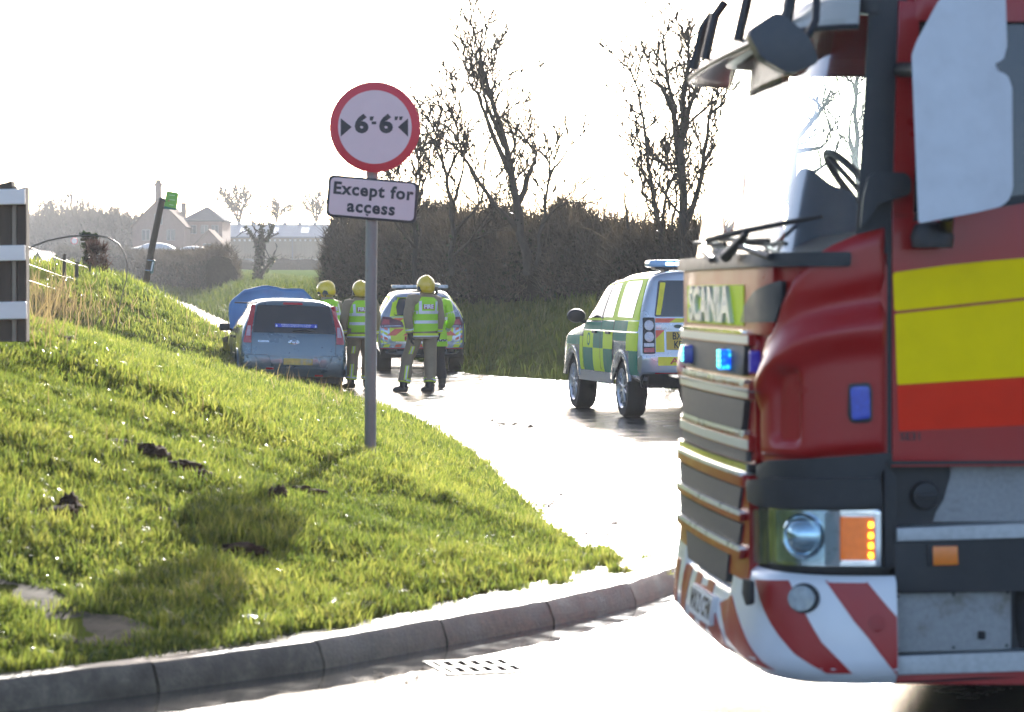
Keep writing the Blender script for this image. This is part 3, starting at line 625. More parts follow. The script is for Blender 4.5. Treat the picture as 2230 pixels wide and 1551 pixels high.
    def bump_pt(s, k):
        e = min(s, ST-s); ztop = .622-.115*sst(sq-.05, sq+.02, e); zb = .246+.0*e
        z = ztop+(zb-ztop)*k; n = .032+.030*math.sin(min(1, k*1.15)*math.pi*.55)-.05*sst(.82, 1, k)**2; 
        if k < .04: n -= .02
        z += .03*sst(.3, 1.0, k)*sst(.5, 1.2, e)*0
        return S(s, z, n)
    bmp = grid('bumper', sB, [0, .05, .12, .3, .5, .62, .66, .75, .85, .93, 1.0], bump_pt, M('bumper_white', (.70,.72,.74), .35, 0, .05, 5, 0, .4, dirt=((.30,.26,.2), 6, .68)), root)
    def onb(s, k, n): p = bump_pt(s, k); nx, ny = nr(s); return p+Vector((nx, ny, 0))*n
    def kz(z, e): ztop = .622-.115*sst(sq-.05, sq+.02, e); return (ztop-z)/(ztop-.246)
    def onbz(s, z, n): return onb(s, min(1, max(0, kz(z, min(s, ST-s)))), n)
    def BP(*pts): return [TP(*p) for p in pts]
    stripes = [[(1668,1262), (1732,1262), (1752,1300), (1800,1395), (1856,1462), (1808,1462), (1752,1420), (1702,1345)],
               [(1803,1262), (1883,1262), (1946,1340), (1946,1466), (1930,1444), (1860,1350)],
               [(1596,1312), (1624,1296), (1640,1340), (1672,1410), (1712,1458), (1690,1452), (1650,1425), (1618,1385)],
               [(1548,1270), (1566,1278), (1592,1340), (1616,1404), (1634,1424), (1604,1412), (1578,1370)],
               [(1500,1250), (1515,1262), (1532,1330), (1545,1380), (1530,1376), (1512,1340)]]
    for sp_ in stripes:
        wrap('red_stripe', PP(*sp_), onbz, .0025, STR, bmp, .04, .001, 0)
    for s_ in np.arange(SC-.1, ST-.2, .30):                      # stripes carry on over the hidden half
        wrap('red_stripe', [(s_, .26), (s_+.14, .26), (s_+.05, .49), (s_-.09, .49)], onbz, .0025, STR, bmp, .05, .001, 0)
    def disc(name, px, py, r, o_, mat, par, th=.012):
        s, z = TP(px, py); return wrap(name, [(s+r*math.cos(a_), z+r*math.sin(a_)) for a_ in np.linspace(0, 6.283, 25)[:-1]], lambda u, v_, n: onbz(u, v_, n+o_), th, mat, par, .03, .01, .003)
    fl = disc('fog_lamp', 1764, 1300, .052, .0, BLK, bmp, .006); disc('lens', 1762, 1300, .044, .005, M('fog_lens', (.22,.25,.26), .12, .3, .2, 40, .2, .5), fl, .012)
    disc('tow_cover', 1905, 1353, .030, .0, M('cover_red', (.30,.012,.012), .4, 0, .1, 10), bmp, .006)
    A('fog_lamp', rr(PP((1676,1258), (1690,1264), (1690,1312), (1682,1318), (1674,1290)), .01), .09, .012, BLK, bmp, .003)
    npl = wrap('number_plate', rect(SC-.30, SC+.22, .335, .445, .008), lambda u, v_, n: onbz(u, v_, n+.012), .008, M('plate_white', (.72,.72,.70), .4), bmp, .06, .02, .002)
    text('plate_lettering', 'WX12 CFM', lambda u, v_, n: onbz(u, v_, n+.0205), .105, BLK, npl, .002, 1.05, .001, (SC-.04, .39), -.9)
    mesh('bumper_underside', [bump_pt(s, 1.0) for s in sB]+[bump_pt(s, 1.0)+Vector((.45,0,.02)) for s in sB], [(i, i+1, len(sB)+i+1, len(sB)+i) for i in range(len(sB)-1)], BLK, bmp)
    # ---- steps below the door
    sp0 = TP(1946, 1200)[0]
    def SB(name, pts, o_, th, mat, par=root, bev=.004, r=0): 
        poly = PP(*pts); return A(name, rr(poly, r) if r else poly, o_, th, mat, par, bev, .2)
    SB('sill_cover', [(1930,988), (2700,985), (2700,1006), (1930,1012)], -.02, .03, BLK)
    SB('step_backing', [(1925,1005), (2700,1005), (2700,1470), (1925,1470)], -.11, .03, BLK)
    ft = SB('front_trim', [(1925,1005), (1952,1040), (1952,1235), (1925,1235)], -.03, .035, BLK)
    SB('tread_panel', [(2082,1008), (2700,1003), (2700,1136), (2042,1140), (2048,1120), (2066,1090), (2080,1040)], -.08, .012, TRD)
    s_, z_ = TP(2022, 1082); cpz = S(s_, z_, -.075); lm = Matrix.Translation(cpz) @ Vector((0,-1,0)).to_track_quat('Z', 'Y').to_matrix().to_4x4()
    fc = lathe('filler_cap', [(.045, 0), (.05, .02), (.045, .035), (.03, .038), (.01, .038)], lm, BLK, root); fc2 = box('grip', S(s_, z_, -.03), (.07, .016, .016), BLK, fc, None, .004)
    for (y0, y1, nm) in ((1146, 1176, 'step'), (1424, 1466, 'step')):
        st_ = SB(nm, [(1950,y0+4), (2700,y0-24), (2700,y1-22), (1950,y1+2)], -.09, .115, M('step_alloy', (.40,.42,.43), .4, .6, .15, 40, .5), root, .008)
    bb = SB('step_beam', [(1948,1180), (2700,1150), (2700,1280), (1948,1292)], -.06, .07, BLK, root, .01)
    mk = SB('side_marker', [(2018,1186), (2084,1184), (2086,1230), (2020,1233)], .008, .014, BLK, bb, .003, .006); SB('lens', [(2028,1189), (2081,1188), (2083,1228), (2029,1230)], .02, .008, M('marker_orange', (.80,.20,.01), .35, 0, .05, 30, .1, .4), mk, .003, .004)
    lp = SB('tread_panel', [(1950,1294), (2206,1286), (2206,1416), (1950,1424)], -.035, .012, TRD)
    for q in ((1958,1300), (2080,1296), (2198,1292), (1958,1416), (2080,1412), (2196,1408)): SB('rivet', [(q[0]-3,q[1]-3), (q[0]+3,q[1]-3), (q[0]+3,q[1]+3), (q[0]-3,q[1]+3)], -.024, .004, BLK, lp, 0)
    SB('rubber_plug', [(2133,1376), (2149,1376), (2149,1394), (2133,1394)], -.024, .008, RUB, lp, .003, .006)
    SB('lower_skirt', [(1950,1466), (2700,1450), (2700,1492), (1950,1490)], -.06, .06, STR, root, .01)
    # ---- wheels
    for (x_, y_) in ((.96, .03), (.96, 2.2), (5.6, .02), (5.6, 2.2)):
        wm = Matrix.Translation((x_, y_, .5)) @ Matrix.Rotation(R(-90), 4, 'X')
        wh = lathe('wheel', [(.30, 0), (.45, 0), (.495, .03), (.5, .08), (.5, .2), (.495, .25), (.45, .28), (.30, .28)], wm, RUB, root, 40)
        lathe('rim', [(.05, .1), (.2, .08), (.27, .02), (.30, .012), (.30, .26), (.05, .26)], wm, SIL, wh, 28)
    box('chassis', (3.2, 1.25, .62), (6.5, .9, .25), BLK, root); box('axle', (.96, 1.25, .5), (.12, 2.2, .12), BLK, root)
    # ---- wipers
    for (a_, b_, c_) in (((.40, 1.73), (.95, 1.80), (1.45, 1.765)), ((1.25, 1.73), (1.7, 1.80), (2.15, 1.765))):
        wp = tube('wiper', [S(a_[0], a_[1], .06), S((a_[0]+b_[0])/2, a_[1]+.04, .07), S(b_[0], b_[1], .03)], [.014, .011, .008], BLK, root, 6)
        tube('blade', [S(u, 1.80+.03*math.sin((u-b_[0])*2)-.03*(u-b_[0]), .02) for u in np.linspace(b_[0]-.45, b_[0]+.45, 9)], .009, RUB, wp, 5)
    wp = tube('wiper', [TI @ unp(1580, 560, 9.95), TI @ unp(1625, 510, 9.75)], [.022, .012], BLK, root, 8)
    tube('blade', [TI @ unp(px, py, d_) for px, py, d_ in ((1540,524,10.3), (1600,508,9.86), (1660,496,9.66), (1730,482,9.52), (1790,472,9.44))], [.012,.012,.011,.010,.006], RUB, wp, 6)
    # ---- inside the cab
    ds = mesh('dashboard', [S(s, 1.70, -.06) for s in np.linspace(.3, ST-.3, 20)]+[S(s, 1.82, -.2)+Vector((.12,0,0)) for s in np.linspace(.3, ST-.3, 20)]+[S(s, 1.45, -.2)+Vector((.2,0,0)) for s in np.linspace(.3, ST-.3, 20)], [(i, i+1, 21+i, 20+i) for i in range(19)]+[(20+i, 21+i, 41+i, 40+i) for i in range(19)], INT, root, True)
    for y_ in (.65, 1.85):
        st = box('seat', (.62, y_, 1.55), (.5, .5, .14), SEAT, root, None, .05); box('backrest', (.92, y_, 1.90), (.14, .5, .66), SEAT, st, Matrix.Rotation(R(12), 3, 'Y'), .06); box('headrest', (1.0, y_, 2.32), (.1, .28, .2), SEAT, st, None, .04)
    CON = M('dash_blue_grey', (.05,.085,.12), .7, 0, .2, 6, .1)
    wrap('dash_console', rr([(1705,545), (1722,400), (1742,366), (1765,366), (1810,402), (1858,420), (1875,470), (1872,545)], 10), lambda u, v_, n: TI @ unp(u, v_, 10.75-n), .45, CON, root, 0, .05, .02)
    bm = bmesh.new(); wc = Vector((.30, 1.85, 2.02)); q_ = Matrix.Rotation(R(50), 3, 'Y')
    bm_tube(bm, [wc+q_ @ Vector((.22*math.cos(a_), .22*math.sin(a_), 0)) for a_ in np.linspace(0, 6.283, 33)], .017, 8, False)
    for a_ in (0.2, 2.94, 4.7): bm_tube(bm, [wc, wc+q_ @ Vector((.22*math.cos(a_), .22*math.sin(a_), 0))], .014, 6)
    bobj('steering_wheel', bm, BLK, root, True)
    return root
fire_engine()
RUB = M('rubber', (.018,.018,.018), .8); BLK = M('black_plastic', (.02,.02,.02)); DGL = M('dark_side_glass', (.02,.02,.02)); CHR = M('polished_metal', (.7,.7,.7))
# ------------------------------------------------------------------ sign, fence, bus stop, drain and small things on the verge
def road_sign():
    base = ground_at(806, 998); d = base.y
    root = empty('road_sign', base, (0, 0, R(1))); tag(root, 'round red ringed width limit sign with white plate on rusty grey post', 'road sign')
    s = F/d; X = lambda px: (px-806)/s; Z = lambda py: CH-(py-HY)/s-base.z
    GV = M('galvanised_post', (.24,.235,.21), .6, .2, .15, 12, .1, dirt=((.22,.09,.035), 6, .57), stretch=(1,1,.35)); WF = M('sign_white', (.66,.54,.54), .45, 0, .04, 5); RD = M('sign_red', (.55,.03,.05), .45, 0, .05, 5); BK = M('sign_black', (.02,.022,.026), .5); GB = M('sign_back_grey', (.25,.26,.27), .5, .4)
    tube('post', [(0, 0, -.3), (.006, 0, 1.2), (.03*0+X(812)+.0, 0, Z(250))], .0405, GV, root, 20)
    def face(u, v, n): return Vector((u, -.055-n, v))
    cx, cz, r = X(817), Z(278), 98.5/s
    circ = lambda rr_: [(cx+rr_*math.cos(a), cz+rr_*math.sin(a)) for a in np.linspace(0, 2*math.pi, 57)[:-1]]
    dk = wrap('sign_disc', circ(r), face, .004, RD, root, 0, .006, .0015); wrap('disc_face', circ(r*.812), lambda u, v, n: face(u, v, n+.004), .0015, WF, dk, 0, .001)
    tx = lambda px, py: (X(px), Z(py)); f2 = lambda u, v, n: face(u, v, n+.0058)
    for tri in ([(743,259), (767,278), (743,299)], [(889,259), (867,278), (889,299)]): wrap('arrow_mark', [tx(*q) for q in tri], f2, .0015, BK, dk, 0, .001)
    for px_ in (788, 841): text('numeral', '6', f2, 52/s, BK, dk, .0085, 1, .0015, tx(px_, 273), 1.10)
    wrap('hyphen', [tx(*q) for q in ((810,266), (820,266), (820,272), (810,272))], f2, .0015, BK, dk, 0, .001)
    for q in ([(806,255), (815,255), (812,264), (806,264)], [(860,255), (868,255), (865,263), (860,263)], [(870,255), (878,255), (875,263), (870,263)]): wrap('foot_mark', [tx(*p) for p in q], f2, .0015, BK, dk, 0, .001)
    # plate, hung slightly skew
    pl = rr([tx(717,381), tx(912,398), tx(906,488), tx(710,472)], 14/s, 5); pi = rr([tx(722,386.5), tx(906,402), tx(901,482), tx(716,467)], 11/s, 5)
    pp = wrap('plate', pl, face, .004, BK, root, 0, .006, .0015); wrap('plate_face', pi, lambda u, v, n: face(u, v, n+.004), .0015, WF, pp, 0, .001)
    ang = -math.atan2(17, 195)
    text('plate_lettering', 'Except for', f2, 36.5/s, BK, pp, .0042, 1.12, .0015, tx(813, 418), 1.0, ang); text('plate_lettering', 'access', f2, 36.5/s, BK, pp, .0042, 1.12, .0015, tx(809, 454), 1.0, ang)
    wrap('bolt_mark', [tx(*q) for q in ((797,466), (803,468), (802,472), (797,469))], f2, .002, BK, pp, 0, .001)
    for py in (235, 320, 405, 455): box('clip', (X(811), -.01, Z(py)), (.11, .1, .03), GB, root, None, .004)
road_sign()
WOOD = M('weathered_timber', (.085,.065,.045), .85, 0, .35, 5, .5, stretch=(1,1,.12)); WRAIL = M('white_painted_rail', (.84,.81,.74), .6, 0, .08, 6, .25, dirt=((.30,.27,.20), 6, .66), stretch=(.2,1,1))
def rail_fence():
    d = 17.0; s = F/d; root = empty('rail_fence', unp(20, 730, d)); tag(root, 'white rail fence on dark weathered timber posts at the left edge', 'fence')
    L_ = lambda p: p-root.location
    for (y0, y1, xr) in ((412,446,57), (534,568,57), (657,694,60)):
        a = L_(unp(-420, (y0+y1)/2+8, d)); b = L_(unp(xr, (y0+y1)/2, d)); bm = bmesh.new(); bm_box(bm, (a+b)/2+Vector((0,-.03,0)), ((b-a).length, .03, (y1-y0)/s), Matrix.Rotation(math.atan2(b.z-a.z, b.x-a.x)*-1, 3, 'Y'), .004, 1)
        for v in bm.verts: v.co += Vector((0, 0, .004*noise.noise(v.co*6)))
        bobj('rail', bm, WRAIL, root)
    for (x0, x1, yt) in ((-8, 26, 398), (36, 57, 409), (-260, -220, 400)):
        p = L_(unp((x0+x1)/2, 745, d)); zt = L_(unp(0, yt, d)).z; w_ = (x1-x0)/s
        bm = bmesh.new(); bm_box(bm, (p.x, .06, (p.z+zt)/2), (w_, .12, zt-p.z), None, .006, 1)
        for v in bm.verts:
            if v.co.z > zt-.05: v.co.z += (v.co.x-p.x)*.28
        bobj('post', bm, WOOD, root)
    box('lit_edge_strip', (L_(unp(31, 0, d)).x, .02, (L_(unp(0, 745, d)).z+L_(unp(0, 404, d)).z)/2), (9/s, .05, 338/s), M('lit_edge_pale', (.26,.22,.16), .8, 0, .2, 8, .3), root)  # added pale strip: the post's sunlit side edge put into its colour
rail_fence()
def bus_stop():
    d = 58.0; b = unp(308, 655, d); z0 = float(hgt(b.x, b.y)); root = empty('bus_stop_pole', (b.x, b.y, min(z0, b.z)))
    tag(root, 'leaning timber bus stop pole with green flag on the grass bank', 'bus stop'); L_ = lambda px, py, o=0: unp(px, py, d)-root.location+Vector((0, o, 0))
    tube('pole', [L_(308,668), L_(329,550), L_(353,434)], [.075,.072,.068], M('brown_pole', (.075,.05,.03), .7, 0, .25, 8, .3, stretch=(1,1,.1)), root, 12)
    tube('pole_cap', [L_(352.5,436), L_(354.2,431)], [.075,.06], BLK, root, 10)
    GF = M('flag_green', (.14,.40,.02), .35, 0, .06, 6); q = [(363,416), (387,420), (389,422), (384,458), (357,455)]
    def fn(u, v, n): return L_(u, v, -.0-n)
    fl = wrap('flag', rr(q, 2.0), fn, .02, GF, root, 0, .01); wrap('flag_base', [(358,449), (372,452), (384,454.5), (384,458), (357,455)], lambda u, v, n: fn(u, v, n+.02), .004, M('flag_teal', (.0,.12,.07), .4), fl, 0, .001)
    for yy, w_ in ((424,12), (434,12), (445,9)): wrap('flag_lettering', [(369,yy), (369+w_,yy+1.3), (369+w_,yy+3), (369,yy+1.6)], lambda u, v, n: fn(u, v, n+.02), .003, M('flag_pale', (.45,.62,.30), .4), fl, 0, .001)
    wrap('flag_mark', [(366.5,436), (369,436.4), (369,439), (366.5,438.6)], lambda u, v, n: fn(u, v, n+.02), .003, M('sign_red', (.5,.03,.05)), fl, 0, .001)
    for (a, c) in (((351,437), (362,439)), ((350,452), (360,454))): tube('bracket', [L_(*a, -.05), L_(*c, 0)], .018, BLK, root, 6)
    cs = wrap('timetable_case', rr([(332,566), (338,567), (333,597), (327,595)], 1.2), fn, .06, M('case_teal', (.01,.07,.06), .4), root, 0, .02); wrap('timetable', [(332.5,570), (336,570.5), (331.5,591), (328.5,590.5)], lambda u, v, n: fn(u, v, n+.06), .004, M('paper_white', (.75,.76,.76), .5), cs, 0, .001)
    for yy, xx in ((567, 326), (589, 321.5)): tube('strap', [L_(xx-4, yy, -.09), L_(xx+7, yy+1.5, -.09)], .016, CHR, root, 6)
bus_stop()
def drain():
    c = Vector((-.13, 11.60, .0035)); root = empty('drain_grate', c+Vector((0,0,.002)), (0, 0, R(16))); tag(root, 'slotted iron drain grate in the wet road beside the kerb', 'drain')
    IR = M('cast_iron', (.05,.048,.045), .35, .6, .2, 20, .2); bm = bmesh.new()
    for (x, y, a, b) in ((0,.195,.42,.02), (0,-.195,.42,.02), (.195,0,.02,.36), (-.195,0,.02,.36)): bm_box(bm, (x, y, .0), (a, b, .005), None, .002, 1)
    bobj('frame', bm, IR, root)
    for r_ in (-.09, .09):
        for k in range(6): bm = bmesh.new(); bm_box(bm, (-.15+k*.06, r_, .0), (.018, .165, .0045), None, .001, 1); bobj('bar', bm, IR, root)
    bm = bmesh.new(); bm_box(bm, (0, 0, .0), (.37, .02, .005), None, .002, 1); bobj('bar', bm, IR, root)
    box('slot_shade_plate', (0, 0, -.001), (.37, .37, .004), M('slot_shade_black', (.004,.004,.004), 1, spec=0), root)  # flat black plate just under the bars, painted shade for the slots
drain()
SOILC = M('bare_soil', (.045,.028,.016), .95, 0, .4, 14, .9, spec=.1)
def clod(p, a, b, h, label, seed):
    bm = bmesh.new(); bmesh.ops.create_icosphere(bm, subdivisions=4, radius=1)
    for v in bm.verts:
        n1 = noise.noise(v.co*1.6+Vector((seed,0,0))); n2 = noise.noise(v.co*4.5+Vector((0,seed,0))); n3 = noise.noise(v.co*11)
        k = 1+.42*n1+.34*n2+.20*n3; v.co = Vector((v.co.x*a*k, v.co.y*b*k, v.co.z*h*k))
    o = bobj('soil_clod', bm, SOILC, None, True); o.location = p+Vector((0,0,-h*.12 if h > .05 else .016)); tag(o, label, 'soil clod', 'soil clods on the verge')
LB = ['dark brown molehill of loose soil on the left grass', 'rounded lump of soil standing on the left molehill', 'upright broken sod of turf midway up the bank', 'crumbly soil trail just right of the broken sod', 'small soil crumbs at the end of the rut', 'thin soil rut running left of the broken sod', 'flattened soil patch at the top end of the rut', 'dark soil lump beneath the sign shadow', 'low ridge of loose soil right of the dark lump', 'small dark soil scrap between the molehill and lump', 'flat brown soil patch in the shaded grass near kerb', 'bare earth hollow beside the white fence']
HT = [.06,.09,.085,.04,.03,.03,.02,.075,.035,.02,.03,.02]
for i, ((p, a, b), l) in enumerate(zip(DIRT, LB)): clod(p, a*.85, b*1.1, HT[i], l, i*3.7)
STONE = M('worn_paving_stone', (.095,.075,.05), .9, 0, .3, 5, .8, dirt=((.04,.04,.02), 7, .5), spec=.15)
for (p, a, b), lab in zip(SLABS, ('worn tan paving slab sunk in the grass by the kerb', 'tan paving slab at the lower left edge, half overgrown')):
    poly = [(a*1.15*math.cos(q)*(1+.30*noise.noise((math.cos(q)*2.2, math.sin(q)*2.2, p.x*9))+.10*noise.noise((q*5, 1, p.x)))*(.92 if math.sin(q*2+.4) > 0 else 1.08), b*1.1*math.sin(q)*(1+.30*noise.noise((math.sin(q)*2.2, math.cos(q)*2.2, 4)))) for q in np.linspace(0, 6.283, 33)[:-1]]
    o = wrap('paving_slab', poly, lambda u, v, n, p=p: Vector((u, v, float(hgt(p.x+u, p.y+v))-p.z-.016+.02*noise.noise((u*4,v*4,0))+n)), .02, STONE, None, .08, .08, .006); o.location = p; tag(o, lab, 'paving slab')
# scrap of clear wrapping by the kerb
p = ground_at(556, 1358); g, t, b, o_ = nodes('clear_wrapper'); b.inputs['Base Color'].default_value = (.7,.66,.66,1); b.inputs['Roughness'].default_value = .15; b.inputs['Transmission Weight'].default_value = .5; nz = obj_noise(t, 30, 4); bump(t, b, nz.outputs[0], .8, .01)
o = grid('litter_wrapper', list(np.linspace(-.055, .055, 9)), list(np.linspace(-.04, .04, 7)), lambda u, v: Vector((u, v, .03+.03*noise.noise((u*30, v*30, 1)))), g); o.location = p; tag(o, 'crumpled clear plastic wrapper lying in the grass by the kerb', 'litter')
# mud crumbs and leaves washed over the apron
V_, T_ = [], []
r_ = np.random.default_rng(3)
for (px, py, n, sx, sy) in ((1185,1105,50,40,22), (1330,1138,26,30,10), (1300,1165,60,110,18), (1420,1190,30,110,60), (1250,1225,80,130,30), (1100,925,26,60,14), (1000,1290,60,200,26), (900,1475,40,120,24)):
    for k in range(n):
        x_, y_ = px+r_.normal(0, sx*.45), py+r_.normal(0, sy*.45); z_ = .11 if 1050 < y_ < 1300 and x_ < 1480 else 0.0; z_ = z_*(1-float(smooth01(13.8, 17.2, F*(CH-z_)/(y_-HY))))+.008; dd = F*(CH-z_)/(y_-HY); q = unp(x_, y_, dd)
        a = r_.uniform(.004, .016)*(1.6 if k % 9 == 0 else 1)*(dd/14); i0 = len(V_); an = r_.uniform(0, 6.28)
        for j in range(5): V_.append((q.x+a*math.cos(an+j*1.257)*r_.uniform(.6,1.5), q.y+a*1.4*math.sin(an+j*1.257)*r_.uniform(.6,1.4), q.z))
        V_.append((q.x, q.y, q.z+a*r_.uniform(.4,1.0)))
        for j in range(5): T_.append((i0+j, i0+(j+1) % 5, i0+5))
tag(npmesh('road_mud_crumbs', np.array(V_), np.array(T_), SOILC), 'crumbs of mud and leaf litter scattered over the wet road', 'mud', kind='stuff')
# ------------------------------------------------------------------ cars
def car_base(root, st, L_, yrear, yfront, mat, wheels, wr, crown=.03, archr=None):
    """lofted body shell; st rows: y, bottom z, belt z, top z, half width, half width at the roof"""
    st = np.array(st, float); n = len(st); ring_n = 11
    def ring(row):
        y, zb, ze, zt, w_, wf = row; h = ze-zb; u = zt-ze
        pts = [(0, zb), (.8*w_, zb), (.965*w_, zb+.05), (w_*.995, zb+.28*h), (w_, zb+.68*h), (.982*w_, ze), (w_*.97+(wf-w_*.97)*.5, ze+u*.48), (wf, zt-.10*min(1, u*3)), (wf*.92, zt-.025), (wf*.55, zt+crown*.7), (0, zt+crown)]
        return pts
    v = []
    for row in st:
        R_ = ring(row); full = R_ + [(-x, z) for x, z in R_[-2:0:-1]]
        for x, z in full:
            yr, yf = yrear(z), yfront(z); y = row[0]; t_ = y/L_
            v.append((x, yr+t_*(yf-yr), z))
    m_ = 20; f = []
    for i in range(n-1):
        for k in range(m_): f.append((i*m_+k, i*m_+(k+1) % m_, (i+1)*m_+(k+1) % m_, (i+1)*m_+k))
    f.append(tuple(range(m_))[::-1]); f.append(tuple((n-1)*m_+k for k in range(m_)))
    # end caps as strips so that they can curve
    f = f[:-2]
    for b0, flip in ((0, True), ((n-1)*m_, False)):
        for k in range(10):
            q = (b0+k, b0+k+1, b0+(m_-k-1) % m_, b0+(m_-k) % m_); q = tuple(dict.fromkeys(q)); f.append(q[::-1] if flip else q)
    o = mesh('body', v, f, mat, root, True)
    md = o.modifiers.new('s', 'SUBSURF'); md.levels = md.render_levels = 1; bake(o)
    bvh = bvh_of(o)
    if archr:
        cut = []
        for (x_, y_) in wheels:
            bm = bmesh.new(); bm_lathe(bm, [(archr, -.20), (archr, .30)], Matrix.Translation((x_, y_, wr)) @ Matrix.Rotation(R(90 if x_ > 0 else -90), 4, 'Y'), 28)
            c_ = bobj('cut', bm); cut.append(c_); md = o.modifiers.new('c', 'BOOLEAN'); md.object = c_; md.operation = 'DIFFERENCE'; md.solver = 'EXACT'
            c_.matrix_world = root.matrix_world.copy()
        bpy.context.view_layer.update()
        for c_ in cut: c_.matrix_world = o.matrix_world.copy()
        bpy.context.view_layer.update(); bake(o)
        for c_ in cut: bpy.data.objects.remove(c_)
        for p in o.data.polygons: p.use_smooth = True
    o.data.set_sharp_from_angle(angle=R(38))
    def cast(org, d):
        h = bvh.ray_cast(Vector(org), Vector(d)); return h[0]
    def rear(x, z, n):
        h = cast((x, -3, z), (0, 1, 0)); y = h.y if h is not None and h.y < .9 else yrear(z)+.05; return Vector((x, y-n, z))
    def side(sg):
        def fn(y, z, n):
            h = cast((sg*3, y, z), (-sg, 0, 0)); x = h.x if h is not None and abs(h.x) > .35 else sg*.8; return Vector((x+sg*n, y, z))
        return fn
    def top(x, y, n):
        h = cast((x, y, 4), (0, 0, -1)); return Vector((x, y, (h.z if h is not None else 1)+n))
    return o, rear, side(-1), side(1), top
RUB = M('rubber', (.018,.018,.018), .8); BLK = M('black_plastic', (.02,.02,.02)); DGL = M('dark_side_glass', (.02,.02,.02)); CHR = M('polished_metal', (.7,.7,.7))
def car_wheel(root, x, y, r, wd, rim_mat, spokes=10, turn=0):
    sg = 1 if x > 0 else -1
    mt = Matrix.Translation((x, y, r)) @ Matrix.Rotation(R(turn), 4, 'Z') @ Matrix.Rotation(R(90*sg), 4, 'Y')
    wh = lathe('wheel', [(r*.5, -.12), (r*.67, -.11), (r*.68, 0), (r*.94, 0), (r, -.03), (r, -wd+.03), (r*.94, -wd), (r*.6, -wd)], mt, RUB, root, 30)
    bm = bmesh.new(); bm_lathe(bm, [(r*.08, -.10), (r*.60, -.10), (r*.62, -.02), (r*.69, .004), (r*.70, -.06)], mt, 28)
    for k in range(spokes):
        a = 2*math.pi*k/spokes; rot = (mt.to_3x3() @ Matrix.Rotation(a, 3, 'Z'))
        bm_box(bm, mt @ (Matrix.Rotation(a, 3, 'Z') @ Vector((r*.36, 0, -.025))), (r*.56, r*.085, .03), rot, .006, 1)
    bm_lathe(bm, [(r*.14, -.06), (r*.14, -.01), (r*.08, -.004), (.005, -.002)], mt, 14)
    bobj('rim', bm, rim_mat, wh, True, 35); return wh
def lens_mat(name, col, es=0): return M(name, col, .15, 0, .2, 60, .15, .6, col if es else None, es)
REDL = lens_mat('tail_red', (.42,.012,.02)); CLRL = M('tail_clear', (.42,.40,.42), .15, .2, .2, 50, .2, .5); AMBN = M('plate_yellow', (.62,.40,.05), .45)
